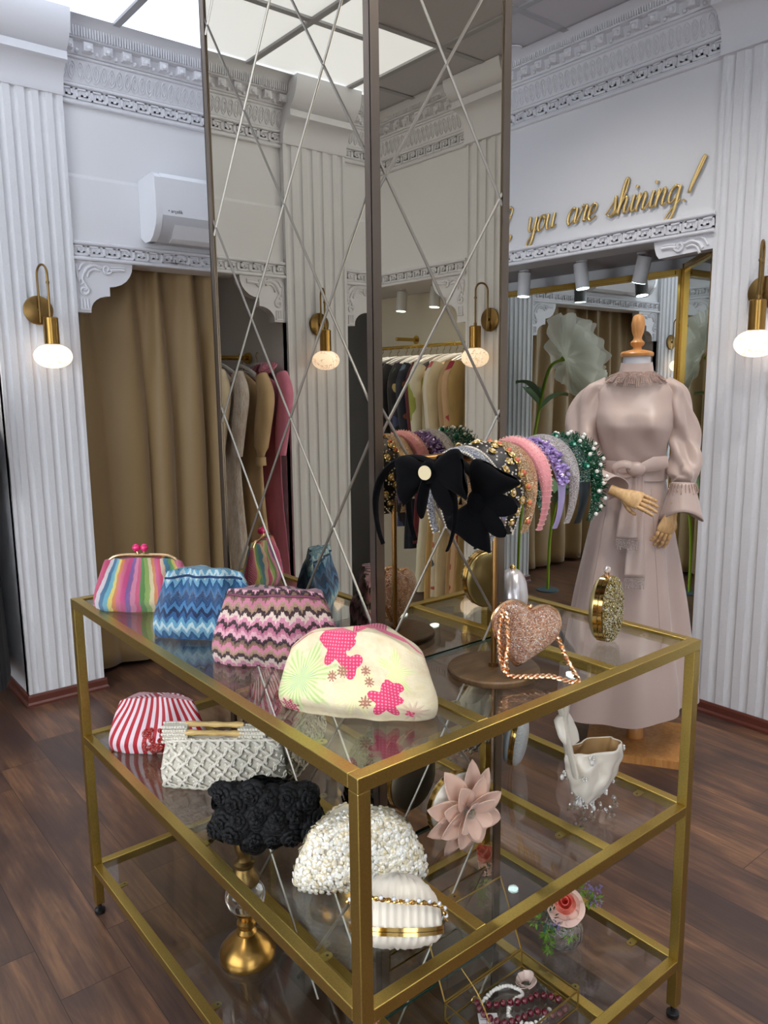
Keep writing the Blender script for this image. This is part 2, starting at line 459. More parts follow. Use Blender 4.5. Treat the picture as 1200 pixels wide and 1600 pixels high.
cornice('trim_19',TR,.985,3.0,.03); cornice('trim_20',TR,-1.455,.535,.03); cornice('trim_21',TR,-4.6,-1.865,.03)
def band(n,tf,s0,s1,z0):
    m=MB(); h=.095
    pr=[(-.14,z0)]+[(.025,z0)]+bead(.028,z0+.009,.009)+[(.02,z0+.02),(.02,z0+.074)]+bead(.022,z0+.084,.010)+[(-.01,z0+.095),(-.14,z0+.095)]
    m.extr(pr,tf,s0,s1); keys(m,tf,s0+.003,s1-.003,z0+.024,.046,.02,.076)
    return struct(m.build(n,MOLD,angle=35))
band('trim_22',TL,.66,2.43,hb-.012); band('trim_23',TL,-1.265,.295,hb-.012); band('trim_24',TL,-3.2,-1.695,hb-.012)
band('trim_25',TR,.985,2.80,hb+.018); band('trim_26',TR,-4.6,-1.865,hb+.018)
# shallow step in the plaster under the upper wall panel
struct(MB().extr([(-.02,hb+.08),(.012,hb+.08),(.012,2.600),(.004,2.617),(-.02,2.617)],TL,.66,2.43).build('trim_27',WHITE,smooth=False))
struct(MB().extr([(-.02,hb+.08),(.012,hb+.08),(.012,2.600),(.004,2.617),(-.02,2.617)],TL,-1.265,.295).build('trim_28',WHITE,smooth=False))
struct(MB().extr([(-.02,hb+.08),(.012,hb+.08),(.012,2.600),(.004,2.617),(-.02,2.617)],TL,-3.2,-1.695).build('trim_32',WHITE,smooth=False))

# ---- scrolled corner brackets
def bracket(n,tf,s,dirn,ztop,cut=None):
    """s: wall coordinate of the pilaster edge, dirn: +1/-1 away from it"""
    P=[(0,ztop),(.30,ztop)]
    H=ztop-1.958
    for k in range(7):                                   # upper lobe, convex
        t=k/6*PI/2; P.append((.175+.125*cos(t),ztop-.0-.115*sin(t)-.005))
    P.append((.175,ztop-.145))
    for k in range(7):                                   # lower lobe, concave run down to the foot
        t=k/6*PI/2; P.append((.075+.1*(1-sin(t)),ztop-.145-.075*(1-cos(t))-.02))
    P+=[(.075,ztop-H),(0,ztop-H)]
    if cut is not None: P=[(0,ztop),(.30,ztop),(.295,ztop-.03),(.285,ztop-.06),(.27,cut),(0,cut+.012)]
    m=MB(); m.prism([(s+dirn*a,z) for a,z in P],tf,-.05,.016)
    q=lambda a,z:tf(s+dirn*a,.018,z)
    def sc(pts,r): m.tube(crom([q(a,ztop-b) for a,b in pts],6),r,6)
    def spiral(ca,cb,r,t0,t1,rad):
        pts=[]
        for k in range(15):
            t=k/14; th=t0+(t1-t0)*t; rr=r*(1-.75*t); pts.append(q(ca+cos(th)*rr,ztop-(cb+sin(th)*rr)))
        m.tube(pts,rad,6)
    lo=.06 if cut is not None else .2
    sc([(.255,.035),(.215,.035),(.18,.04)],.009); sc([(.255,.022),(.215,.022),(.185,.025)],.005)
    spiral(.165,.035,.026,0,7.5,.008)
    sc([(.14,.03),(.105,.022),(.07,.035),(.05,.06)],.009); sc([(.13,.045),(.10,.04),(.075,.055),(.065,.08)],.007); sc([(.12,.015),(.08,.008),(.045,.02),(.025,.05)],.007)
    if cut is None:
        sc([(.05,.06),(.04,.09),(.055,.115),(.06,.14)],.008); spiral(.045,.145,.026,-1,6.5,.008); spiral(.03,.10,.018,2,-4,.006)
        for a in (.03,.045,.06): m.tube([q(a,ztop-.185),q(a,ztop-.235)],.007,6)
        m.tbox(tf,(s+dirn*.022,.014,ztop-.24),(s+dirn*.068,.026,ztop-.232))
        sc([(.02,.03),(.015,.06),(.022,.09)],.007)
    return struct(m.build(n,MOLD,angle=50))
zt=hb-.011
bracket('trim_29',TL,.665,1,zt); bracket('trim_30',TL,2.42,-1,zt)
bracket('trim_33',TL,.29,-1,zt); bracket('trim_34',TL,-1.26,1,zt); bracket('trim_35',TL,-1.70,-1,zt)
bracket('trim_36',TR,.99,1,hb+.018,cut=2.16); bracket('trim_37',TR,-1.87,-1,hb+.018)

# ---- skirtings
def skirt(n,runs,tfm=None):
    m=MB()
    for (x0,y0,x1,y1) in runs:
        d=Vector((x1-x0,y1-y0,0)).normalized(); nrm=Vector((d.y,-d.x,0))
        pr=[(0,0),(.018,0),(.018,.012),(.012,.022),(.012,.05),(.008,.06),(0,.06)]
        a=Vector((x0,y0,0)); b=Vector((x1,y1,0))
        vs=[a-d*o+nrm*o+Vector((0,0,z)) for o,z in pr]+[b+d*o+nrm*o+Vector((0,0,z)) for o,z in pr]
        k=len(pr); m.add(vs,[tuple(range(k)),tuple(reversed(range(k,2*k)))]+[(i,(i+1)%k,k+(i+1)%k,k+i) for i in range(k)])
    return struct(m.build(n,SKIRT,smooth=False))
skirt('baseboard_left',[(.29,3.98,.29,3.13),(.29,3.13,.665,3.13),(.665,3.13,.665,3.98),(2.42,3.98,2.42,3.13),(2.42,3.13,2.79,3.13),(-1.26,3.13,-1.26,3.98),(-1.70,3.13,-1.26,3.13),(-1.24,3.983,.28,3.983)])
skirt('baseboard_right',[(3.3,.99,2.78,.99),(2.78,.99,2.78,.53),(3.335,-1.9,3.335,-4.6),(2.78,-1.45,2.78,-1.87),(2.80,.50,2.80,-1.43)])

# ---- air conditioner
ac=thing('air_conditioner','white split air conditioner mounted above the curtained opening','air conditioner',(0,0,0))
zb=1.328+.988
prf=[(.0,zb+.03),(.0,zb+.31),(.15,zb+.32),(.185,zb+.315),(.2,zb+.295),(.205,zb+.2),(.205,zb+.115),(.19,zb+.07),(.15,zb+.02),(.11,zb),(.05,zb)]
PLAST=mat('white_glossy_plastic',(232,234,238),.18,coat=.4); PLG=mat('grey_white_plastic',(196,196,200),.35)
MB().extr(prf,lambda s,d,z:(s,3.157-d,z),1.04,1.90).build('body',PLG,ac,angle=25)
MB().extr([(.15,zb+.12),(.207,zb+.117),(.207,zb+.2),(.203,zb+.297),(.187,zb+.319),(.15,zb+.323),(.02,zb+.314),(.02,zb+.3)],lambda s,d,z:(s,3.157-d,z),1.055,1.885).build('front_cover',PLAST,ac,angle=25)
for s0,s1 in ((1.022,1.055),(1.885,1.918)):
    MB().extr([(p[0]*1.015,p[1]) for p in prf],lambda s,d,z:(s,3.157-d,z),s0,s1).build('end_cap',PLAST,ac,angle=25)
MB().extr([(.118,zb+.004),(.152,zb+.02),(.193,zb+.075),(.196,zb+.078),(.155,zb+.017),(.121,zb)],lambda s,d,z:(s,3.155-d,z),1.12,1.82).build('air_flap',PLAST,ac,smooth=False)
def text(body,size,mtx,mt,parent,name,ex=.0005):
    cu=bpy.data.curves.new(name,'FONT'); cu.body=body; cu.size=size; cu.extrude=ex
    o=bpy.data.objects.new(name,cu); C.objects.link(o); o.parent=parent; o.matrix_world=mtx
    cu.materials.append(mt)
    dg=bpy.context.evaluated_depsgraph_get(); me=bpy.data.meshes.new_from_object(o.evaluated_get(dg)); me.materials.clear(); me.materials.append(mt)
    o2=bpy.data.objects.new(name,me); C.objects.link(o2); o2.parent=parent; o2.matrix_world=mtx
    bpy.data.objects.remove(o); return o2
INK=mat('dark_print',(50,52,56),.5)
text('\u2022 arçelik',.024,Matrix(((1,0,0,1.085),(0,0,-1,3.157-.2075),(0,1,0,zb+.132),(0,0,0,1))),INK,ac,'logo')

# ---- pleated curtain
def curtain(name,label,x0,x1,yc,z0,z1,seed,n=210,col=None):
    rnd=random.Random(seed); m=MB(); nv=26
    ph=[rnd.uniform(0,6.28) for _ in range(4)]
    def fn(u,v):
        x=x0+(x1-x0)*u; z=z1+(z0-z1)*v; L=x1-x0
        k=2*PI*L/.20
        w=k*u+.9*sin(2.1*2*PI*u+ph[0])+.5*sin(5.3*2*PI*u+ph[1])+.35*v*sin(3*2*PI*u+ph[2])
        amp=.045*(.55+.45*ss(0,.25,v))*(.8+.3*sin(9*u+ph[3]))
        y=yc+amp*sin(w)+.012*sin(2*w+1.0)*(1-ss(0,.4,v))
        x+= .018*cos(w)*ss(.0,.5,v)
        y+= .01*sin(7*v+5*u)
        if v>.93: y-= .012*sin(9*u)*(v-.93)/.07
        return (x,y,z)
    m.grid(fn,n,nv)
    o=m.build(name,col,solid=.003,angle=80)
    tag(o,label,'curtain'); return o
def _cur():
    n=NT('khaki_satin_curtain'); c=n.co(); h=n.noise(n.mapp(c,(400,400,400)),1,2)
    n.bump(h,.08,.001); n.set(color=lin((146,120,80)),rough=.48,sheen=.25,spec=.35); return n.m
CURT=_cur()
curtain('curtain','khaki gold pleated curtain filling the opening beside the left fluted pilaster',.60,2.46,3.34,.035,hb+.06,3,col=CURT)

# ---- wall sconces
def sconce(label,p,nrm,group=None):
    """p: wall point of the plate centre, nrm: outward unit (x,y)"""
    ang=math.atan2(nrm[1],nrm[0])
    t=thing('wall_sconce',label,'wall lamp',p,ang+PI/2,group)      # local -y points into the room
    Rx=Matrix.Rotation(PI/2,4,'X')
    MB().lathe([(0,0),(.066,0),(.068,.004),(.068,.014),(.062,.018),(0,.018)],32,M4=Rx).build('wall_plate',BRASSD,t)
    arc=[(0,-.03,-.06),(0,-.03,.0),(0,-.03,.14)]
    for k in range(9):
        th=PI-PI*k/8; arc.append((.0+.012*(1-cos(PI*k/8)),-.068-.038*cos(PI-th+PI) if False else -.068+.038*cos(PI*k/8),.16+.045*sin(PI*k/8)))
    arc+= [(.024,-.106,.13),(.024,-.106,-.03)]
    MB().tube(crom(arc,3),.0055,8).build('arm',BRASSD,t)
    MB().lathe([(0,.0),(.007,0),(.009,.006),(.007,.012),(0,.012)],12,c=(.024,-.106,.115)).build('arm_joint',BRASSD,t); MB().tube([(.024,-.106,-.045),(.024,-.106,-.02)],.009,10).build('collar',BRASSD,t); MB().tube([(0,-.0,0),(0,-.034,0)],.009,10).build('arm_holder',BRASSD,t)
    MB().lathe([(0,-.165),(.026,-.165),(.034,-.162),(.034,-.042),(.03,-.038),(0,-.036)],28,c=(.024,-.106,0)).build('socket_cover',BRASS,t)
    pr=[(.088*cos(a)**.9 if cos(a)>0 else 0,-.218+.057*sin(a)) for a in [(-PI/2+PI*k/18) for k in range(19)]]
    MB().lathe(pr,36,M4=Matrix.Diagonal((1,.82,1,1)),c=(.024,-.106,0)).build('glass_shade',BULB,t)
    return t
sconce('brass wall lamp with glowing pebble shade on the left fluted pilaster',(.4757,3.13,1.953),(0,-1))
sconce('brass wall lamp with glowing pebble shade cut by the right picture edge',(2.78,.745,1.955),(-1,0))
sconce('brass wall lamp reflected in the left mirror face of the column',(-1.477,3.13,1.953),(0,-1))
sconce('brass wall lamp reflected in the right mirror face above the clothes',(2.78,-1.66,1.955),(-1,0))

# ---- gilt script lettering on the right wall
LET={ # strokes in x-height units (x right, y up)
'G':([[(.95,1.75),(.6,1.98),(.2,1.6),(.05,.8),(.3,.1),(.7,.1),(.95,.6),(.98,1.0),(.6,.95)],[(.98,1.0),(1.0,.3),(.85,-.4),(.45,-.6)]],1.25),
'i':([[(-.1,.15),(.12,.55),(.2,1.0),(.15,.4),(.22,.05),(.42,.18)],[(.26,1.36),(.30,1.52)]],.45),
'r':([[(-.1,.2),(.08,.75),(.15,1.05),(.2,.95),(.42,.98),(.36,.5),(.38,.08),(.6,.2)]],.58),
'l':([[(-.1,.15),(.25,1.0),(.38,1.75),(.27,2.0),(.15,1.6),(.1,.7),(.14,.1),(.4,.12)]],.42),
',':([[(.05,.12),(.1,.0),(.0,-.32)]],.35),
'y':([[(.0,.85),(.1,1.0),(.12,.5),(.2,.12),(.45,.25),(.62,1.0)],[(.62,1.0),(.58,.1),(.5,-.6),(.3,-.95),(.12,-.75),(.4,-.2),(.78,.2)]],.78),
'o':([[(.5,.98),(.2,.9),(.06,.4),(.2,.04),(.46,.2),(.56,.7),(.42,.98),(.5,.8),(.78,.75)]],.68),
'u':([[(.0,.7),(.1,1.0),(.08,.4),(.18,.05),(.42,.2),(.58,1.0)],[(.58,1.0),(.54,.35),(.62,.06),(.82,.25)]],.85),
'a':([[(.58,.85),(.38,1.0),(.12,.75),(.06,.25),(.22,.03),(.46,.3),(.6,.98)],[(.6,.98),(.56,.3),(.64,.05),(.84,.22)]],.82),
'e':([[(-.05,.25),(.3,.45),(.52,.8),(.38,1.0),(.14,.8),(.08,.3),(.26,.03),(.6,.25)]],.62),
's':([[(-.1,.15),(.25,.75),(.36,1.15),(.42,.8),(.46,.3),(.25,.0),(.05,.12)],[(.25,.0),(.5,.1),(.7,.3)]],.66),
'h':([[(-.1,.15),(.25,1.0),(.38,1.85),(.27,2.05),(.15,1.6),(.08,.6),(.06,.0)],[(.06,.0),(.2,.7),(.4,1.0),(.5,.8),(.44,.3),(.52,.04),(.72,.2)]],.76),
'n':([[(-.05,.7),(.08,1.0),(.08,.5),(.04,.0)],[(.04,.0),(.18,.7),(.4,1.0),(.5,.8),(.44,.3),(.52,.04),(.72,.2)]],.76),
'g':([[(.56,.85),(.36,1.0),(.12,.75),(.06,.3),(.2,.08),(.44,.3),(.6,.98)],[(.6,.98),(.56,.1),(.48,-.6),(.28,-.95),(.1,-.75),(.4,-.25),(.78,.2)]],.82),
'!':([[(.02,.42),(.10,.9),(.30,2.1),(.24,2.15),(.08,1.1),(.02,.42)],[(-.10,.03),(-.07,.10)]],.3)}
SIGN=mat('gilt_acrylic_letters',(226,196,132),.36,1.0)
xs=.079
def word(chars,y0,y1):
    wsum=sum(LET[c][1] for c in chars); sc_=(y0-y1)/(wsum*xs); pos=0; r=thing('sign_lettering','','sign'); 
    return r,sc_
sg=thing('wall_lettering','gilt cursive letters reading Girl, you are shining! on the white right wall','sign',(0,0,0))
def setword(chars,ya,yb):
    wsum=sum(LET[c][1] for c in chars); k=(ya-yb)/wsum; pos=0
    for ch in chars:
        m=MB()
        for st in LET[ch][0]:
            pts=[]
            for (x,y) in st:
                yy=ya-(pos+x)*k-.22*y*xs; pts.append((2.788,yy,2.400+y*xs*1.0))
            P=crom(pts,7) if len(pts)>2 else pts
            n=len(P); rr=[.0062*(1.25 if (i+1<n and P[min(i+1,n-1)][2]<P[i][2] if n>2 else True) else .75) for i in range(n)]
            m.tube(P,rr,7)
        nm={'!':'exclamation_mark',',':'comma'}.get(ch,'letter')
        m.build(nm,SIGN,sg,angle=60); pos+=LET[ch][1]
setword('Girl,',2.60,2.165); setword('you',2.082,1.885); setword('are',1.815,1.63); setword('shining',1.565,1.165); setword('!',1.135,1.09)

# ---- folding gold-framed mirror in the right niche
wmr=thing('folding_wall_mirror','tall gold-framed three-panel mirror standing behind the dressed mannequin','mirror')
def mpanel(a,b,z0,z1,fr=.035,th=.03):
    a=Vector((a[0],a[1],0)); b=Vector((b[0],b[1],0)); d=(b-a).normalized(); n=Vector((-d.y,d.x,0)); L=(b-a).length
    if n.x>0: n=-n
    tf=lambda s,dd,z: tuple(a+d*s+n*dd+Vector((0,0,z)))
    m=MB()
    for s0,s1,q0,q1 in ((0,fr,z0,z1),(L-fr,L,z0,z1),(fr,L-fr,z0,z0+fr),(fr,L-fr,z1-fr,z1)):
        m.tbox(tf,(s0,-th/2,q0),(s1,th/2,q1))
        m.tbox(tf,(s0+.008,th/2-.002,q0+.008 if q1-q0<.1 else q0),(s1-.016,th/2+.006,q1-.008 if q1-q0<.1 else q1))
    m.build('frame',GOLD2B,wmr,smooth=False)
    MB().tbox(tf,(fr-.002,-.002,z0+fr-.002),(L-fr+.002,.002,z1-fr+.002)).build('mirror_pane',MIRROR,wmr,smooth=False)
GOLD2B=mat('satin_gold_mirror_frame',(196,160,82),.25,1.0)
zt2=1.185+.988
mpanel((3.262,2.70),(3.262,1.395),.02,zt2)
mpanel((3.245,1.385),(2.845,1.0),.02,zt2+.02)
mpanel((3.245,2.715),(3.215,3.11),.02,zt2)
hm=MB()
for z in (1.95,1.3,.5): hm.tube([(3.232,1.392,z-.06),(3.232,1.392,z+.06)],.009,8)
hm.build('hinge',GOLD2B,wmr)

for k,(x,y) in enumerate(((1.30,.12),(1.28,-.55),(2.02,.10),(-.05,-.80),(1.95,1.38),(-1.3,.1))):  # unseen lamps added to brighten the right wall and mannequin
    d=thing('downlight','unseen downlight added as fill light in the grey ceiling strip in front of the column','ceiling light',(x,y,HC-.001),0,'added fill downlights in the grey ceiling strip')
    MB().lathe([(.040,-.003),(.056,-.004),(.06,.001),(.04,.003)],24).build('trim_ring',MOLD,d)
    MB().lathe([(0,0),(.04,0),(.04,.003),(0,.003)],20).build('lens',LENS,d)
    ld=bpy.data.lights.new('added_fill_beam','SPOT'); ld.energy=FILL_P; ld.spot_size=2.5; ld.spot_blend=1.0; ld.shadow_soft_size=.05; ld.color=(1,.955,.89)
    lo=bpy.data.objects.new('added_fill_beam',ld); C.objects.link(lo); lo.parent=d; lo.location=(0,0,-.02)
# ---- niche spotlights
WSPOT=mat('white_spot_body',(206,206,208),.5)
def spot(label,x,y,zc,tilt,az,group,power=9):
    t=thing('spotlight',label,'spotlight',(x,y,zc),0,group)
    Rm=Matrix.Rotation(az,4,'Z')@Matrix.Rotation(tilt,4,'Y')
    MB().lathe([(0,.0),(.03,0),(.03,-.012),(0,-.012)],20).tube([(0,0,-.01),(0,0,-.035)],.008,8).build('ceiling_mount',WSPOT,t)
    o=MB().lathe([(.0,.06),(.036,.06),(.037,.055),(.037,-.072),(.034,-.075),(.032,-.070),(.0,-.066)],24).build('lamp_body',WSPOT,t); o.matrix_local=Matrix.Translation((0,0,-.078))@Rm
    l=MB().lathe([(0,-.0700),(.0335,-.0700),(.0335,-.0765),(0,-.0765)],24).build('lens',LENS,t); l.matrix_local=Matrix.Translation((0,0,-.078))@Rm
    ld=bpy.data.lights.new('spot_beam','SPOT'); ld.energy=power; ld.spot_size=1.5; ld.spot_blend=.7; ld.shadow_soft_size=.03; ld.color=(1,.96,.9)
    lo=bpy.data.objects.new('spot_beam',ld); C.objects.link(lo); lo.parent=t
    lo.matrix_local=Matrix.Translation((0,0,-.078))@Rm@Matrix.Translation((0,0,-.09))
    return t
zs=hb+.026
spot('leftmost white spotlight under the niche ceiling, next to the mirrored column',2.99,2.27,zs,.05,0,None)
spot('white spotlight in the middle of the niche ceiling',2.97,1.845,zs,.15,PI/2+.2,None)
spot('white spotlight above the mannequin, tilted away from view',3.02,1.50,zs,-.32,PI/2-.3,None)
for k,x in enumerate((-.62,-.1)):  # two out-of-view lamps added to lift the niche wall
    spot(('unseen white spotlight added to brighten the left niche beside the hanging pale dresses','unseen white spotlight added to brighten the left niche nearer the fluted pilaster')[k],x,3.36,hb+.115,.35,PI*.75,None,power=16)
for k,(x,y) in enumerate(((3.05,-2.78),(3.05,-2.43),(3.05,-2.06))):
    spot('white spotlight over the clothes rail, '+('leftmost','middle','rightmost')[k]+' of three in the right mirror face',x,y,hb+.038,.1,0,None,power=9)
# ================================================================== DISPLAY TABLE
S=.0253; W_=1.0; D_=1.353; XA=.288; XB=.682; HT=.988
tb=thing('display_table','gold metal three-tier display table with glass shelves around the mirrored column','table')
def tubebox(name,a,b):
    m=MB().box(a,b); o=m.build(name,GOLD,tb,smooth=False)
    bv=o.modifiers.new('b','BEVEL'); bv.width=.0016; bv.segments=2; return o
levels=[('top',HT),('middle',HT-.4085),('lower',HT-.8215)]
for x in (0,W_-S):
    for y in (0,D_-S):
        lg=tubebox('leg',(x,y,.034),(x+S,y+S,HT-S))
        MB().lathe([(0,.0),(.014,0),(.0155,.004),(.0155,.012),(.006,.016),(.006,.034),(0,.034)],18,c=(x+S/2,y+S/2,0)).build('foot',BLACK,lg)
for nm,z in levels:
    top=nm=='top'
    e=0 if top else S
    tubebox('rail',(e,0,z-S),(W_-e,S,z)); tubebox('rail',(e,D_-S,z-S),(W_-e,D_,z))
    tubebox('rail',(0,S,z-S),(S,D_-S,z)); tubebox('rail',(W_-S,S,z-S),(W_,D_-S,z))
    tubebox('crossbar',(XA,S,z-S+.001),(XA+S,D_-S,z-.0006)); tubebox('crossbar',(XB,S,z-S+.001),(XB+S,D_-S,z-.0006))
    gz1=z-.004; gz0=gz1-.006
    panes=[(S+.001,S+.001,XA-.001,D_-S-.001),(XB+S+.001,S+.001,W_-S-.001,D_-S-.001),(XA+S+.001,S+.001,XB-.001,.334),(XA+S+.001,1.012,XB-.001,D_-S-.001)]
    for q,(x0,y0,x1,y1) in enumerate(panes):
        gp=MB().box((x0,y0,gz0),(x1,y1,gz1)).build('glass_shelf',GLASS,tb,smooth=False)
        if q==2: MB().box((x0,y1-.0012,gz0+.0002),(x1,y1+.0008,gz1-.0002)).build('polished_edge',GEDGE,gp,smooth=False)
        # little drilled support tabs
    tabs=[]
    for y in (.16,.62,1.20): tabs+= [(S,y,1,0),(XA,y,-1,0)]
    for y in (.12,.65,1.2): tabs+= [(XB+S,y,1,0),(W_-S,y,-1,0)]
    tabs+=[(XA+S,.13,1,0),(XB,.13,-1,0)]
    for (x,y,dx,dy) in tabs:
        pts=[(0,-.0095),(.020,-.0095)]+[(.020+.0095*sin(a),-.0095*cos(a)) for a in [PI*k/8 for k in range(9)]]+[(.020,.0095),(0,.0095)]
        pts=[p for k,p in enumerate(pts) if k==0 or p!=pts[k-1]]
        mm=MB(); n=len(pts)
        if dx<0: pts=[(-a,b) for a,b in pts]
        vs=[(x+a,y+b,gz0-.0035) for a,b in pts]+[(x+a,y+b,gz0-.0008) for a,b in pts]
        mm.add(vs,[tuple(range(n)),tuple(range(n,2*n))]+[(i,(i+1)%n,n+(i+1)%n,n+i) for i in range(n)])
        tp=mm.build('support_tab',GOLD,tb,smooth=False)
        MB().lathe([(0,0),(.0026,0),(.0026,.0006),(0,.0006)],10,c=(x+dx*.02,y,gz0-.0009)).build('screw_hole',BLACK,tp,smooth=False)

# ================================================================== MIRRORED COLUMN
cx0,cx1,cy0,cy1=.312,.690,.338,1.0
colm=thing('mirrored_column','tall square column of tinted bevelled mirrors with bronze corner strips, rising through the table','column')
MB().box((cx0+.006,cy0+.006,.0),(cx1-.006,cy1-.006,HC-.004)).build('core',mat('column_core_dark',(38,34,32),.6),colm,smooth=False)
def face(name,a,b,nrm):
    m=MB(); (x0,y0),(x1,y1)=a,b
    if nrm[0]: m.box((min(x0,x0-nrm[0]*.006),y0,.002),(max(x0,x0-nrm[0]*.006),y1,HC-.005))
    else: m.box((x0,min(y0,y0-nrm[1]*.006),.002),(x1,max(y0,y0-nrm[1]*.006),HC-.005))
    return m.build(name,TINT,colm,smooth=False)
f1=face('mirror_panel',(cx0,cy0+.004),(cx0,cy1-.004),(-1,0)); f2=face('mirror_panel',(cx0+.004,cy0),(cx1-.004,cy0),(0,-1))
f3=face('mirror_panel',(cx1,cy0+.004),(cx1,cy1-.004),(1,0)); f4=face('mirror_panel',(cx0+.004,cy1),(cx1-.004,cy1),(0,1))
ZV=[.988-.98+.233*k+.0 for k in range(-1,15)]
ZV=[1.9755-.2335*4.0+.2335*k for k in range(-6,12)]   # heights of the crossing points
def grooves(fo,axis,c,org,u0,u1,step):
    """crossing diagonal V-grooves on one face; org = coordinate of a crossing at the reference height"""
    m=MB(); z0,z1=.03,HC-.03; sl=.2345/step; hw=.0052
    # crossings at (org, 1.741) and every step / .2345
    for sg_ in (1,-1):
        for k in range(-30,30):
            # line z = zref + sg*sl*(u-org-2*k*step)
            us=[]
            for z in (z0,z1): us.append(org+2*k*step+(z-1.7405)/(sg_*sl))
            ua,ub=sorted(us); ua2,ub2=max(ua,u0),min(ub,u1)
            if ub2-ua2<.01: continue
            fz=lambda u: 1.7405+sg_*sl*(u-org-2*k*step)
            A=Vector((ua2,fz(ua2))); Bq=Vector((ub2,fz(ub2))); d=(Bq-A).normalized(); n=Vector((-d.y,d.x))*hw
            sec=[(n,.0),(n*.35,.0022),(-n*.35,.0022),(-n,.0)]
            def pt(P,o,h):
                q=P+o
                q.x=max(u0,min(u1,q.x))
                if axis=='x': return (c-h-.0002,q.x,q.y)
                if axis=='X': return (c+h+.0002,q.x,q.y)
                if axis=='y': return (q.x,c-h-.0002,q.y)
                return (q.x,c+h+.0002,q.y)
            vs=[pt(A,o,h) for o,h in sec]+[pt(Bq,o,h) for o,h in sec]
            m.add(vs,[(0,1,5,4),(1,2,6,5),(2,3,7,6)])
    m.build('bevel_groove',GROOVE,fo,smooth=False,merge=False)
grooves(f1,'x',cx0,.812,cy0+.015,cy1-.015,.1615); grooves(f2,'y',cy0,.506,cx0+.014,cx1-.014,.1620)
grooves(f3,'X',cx1,.812,cy0+.015,cy1-.015,.1615); grooves(f4,'Y',cy1,.506,cx0+.014,cx1-.014,.1620)
for (x,y) in ((cx0,cy0),(cx1,cy0),(cx0,cy1),(cx1,cy1)):
    sx=-1 if x==cx0 else 1; sy=-1 if y==cy0 else 1
    m=MB(); w_=.017
    m.box((min(x+sx*.004,x-sx*w_),min(y+sy*.004,y+sy*.0005),.001),(max(x+sx*.004,x-sx*w_),max(y+sy*.004,y+sy*.0005),HC-.003))
    m.box((min(x+sx*.004,x+sx*.0005),min(y+sy*.0035,y-sy*w_),.001),(max(x+sx*.004,x+sx*.0005),max(y+sy*.0035,y-sy*w_),HC-.003))
    m.build('corner_strip',BRONZE,colm,smooth=False,merge=False)

# ================================================================== HANDBAGS
def pouch_fn(W,H,D,tf=.72,drop=.18,dn=3,bot=.75,top=.18,fold=(0,0,0),sag=0,seed=0,bulge=0,wob=.0,prof=None):
    def fn(side,u,v):
        w=W/2*(1-(1-tf)*max(0,(v-.08)/.92)**1.35)*(1-.06*(1-v)**6)
        z=H*v*(1-drop*abs(u)**dn)+.0
        eu=max(0,1-abs(u)**2.8)**.5
        pv=bot+(1-bot)*ss(0,.22,v)
        pv*= (1-(1-top)*max(0,(v-.25)/.75)**1.25)
        y=D/2*eu*pv
        a,k,ex=fold
        if a: y+=a*sin(k*u*(1.15-.3*v)+seed)*ss(0,.7,v)**ex*eu*.6+a*.6*sin(k*.53*u+1.3+seed+3*v)*eu*ss(.1,.6,v)
        if wob:
            nn=noise.noise(Vector((u*2.2+seed,v*2.5,side*3))); y+=wob*nn*eu; z+=wob*.5*nn*v
        z-= sag*v*(1-abs(u)**2)
        x=u*w
        return Vector((x,-side*y,z))
    return fn
def pouch(name,fn,matl,parent,nu=44,nv=26,cap=True,solidify=None):
    m=MB(); rings=[]; uvl=[]
    us=[sin((-.5+k/nu)*PI) for k in range(nu+1)]
    seq=[(1,u) for u in us]+[(-1,u) for u in reversed(us[1:-1])]
    for i in range(nv+1):
        v=i/nv; rings.append([fn(sd,u,v) for sd,u in seq])
    m.ring(rings,closed_u=True,uvf=lambda i,j:(seq[j][1]*.5+.5 if seq[j][0]>0 else 1.0-(seq[j][1]*.5+.5)*1.0+0.0,i/nv))
    return m.build(name,matl,parent,angle=70)
def onto(fn,u,v,side=1,off=0):
    e=.01; p=fn(side,u,v); a=fn(side,min(1,u+e),v)-fn(side,max(-1,u-e),v); b=fn(side,u,min(1,v+e))-fn(side,u,max(0,v-e))
    n=a.cross(b); 
    if n.length<1e-12: n=Vector((0,-side,0))
    n.normalize()
    if n.y*side>0: n=-n
    return p+n*off,n
def rotz_of(d): return math.atan2(d[1],d[0])
A0=rotz_of((.6,-.8))

# --- 1 rainbow crochet purse
def _rain():
    n=NT('rainbow_crochet'); uv=n.co('UV'); u,v,_=n.sep(uv)
    nz=n.math('MULTIPLY_ADD',n.noise(n.comb(u,n.math('MULTIPLY',v,2.0)),4,2),.05,-.025)
    f=n.math('ADD',n.math('ADD',u,nz),n.math('MULTIPLY',n.math('MULTIPLY',n.math('SUBTRACT',u,.5),n.math('SUBTRACT',v,.3)),.22))
    cols=[(222,70,120),(240,232,236),(72,130,170),(120,196,216),(248,228,120),(240,140,60),(236,120,150),(232,86,150),(150,110,180),(236,150,180),(232,96,140),(96,160,80),(170,206,110),(250,236,190),(240,150,90),(226,90,150),(238,80,120),(250,220,190),(90,160,190),(120,190,120),(244,220,110),(232,120,150)]
    k=len(cols); c=n.ramp(f,[(i/k,cc) for i,cc in enumerate(cols)],'CONSTANT')
    # stitches
    st=n.math('MULTIPLY',n.math('SINE',n.math('MULTIPLY',v,190.0)),n.math('SINE',n.math('MULTIPLY_ADD',u,420.0,n.math('MULTIPLY',v,60.0))))
    n.bump(st,.7,.003); c2=n.mix(n.math('MULTIPLY',n.math('LESS_THAN',st,-.15),.35),c,n.mix(.6,c,(.25,.1,.12,1)))
    n.set(color=c2,rough=.85,sheen=.3); return n.m
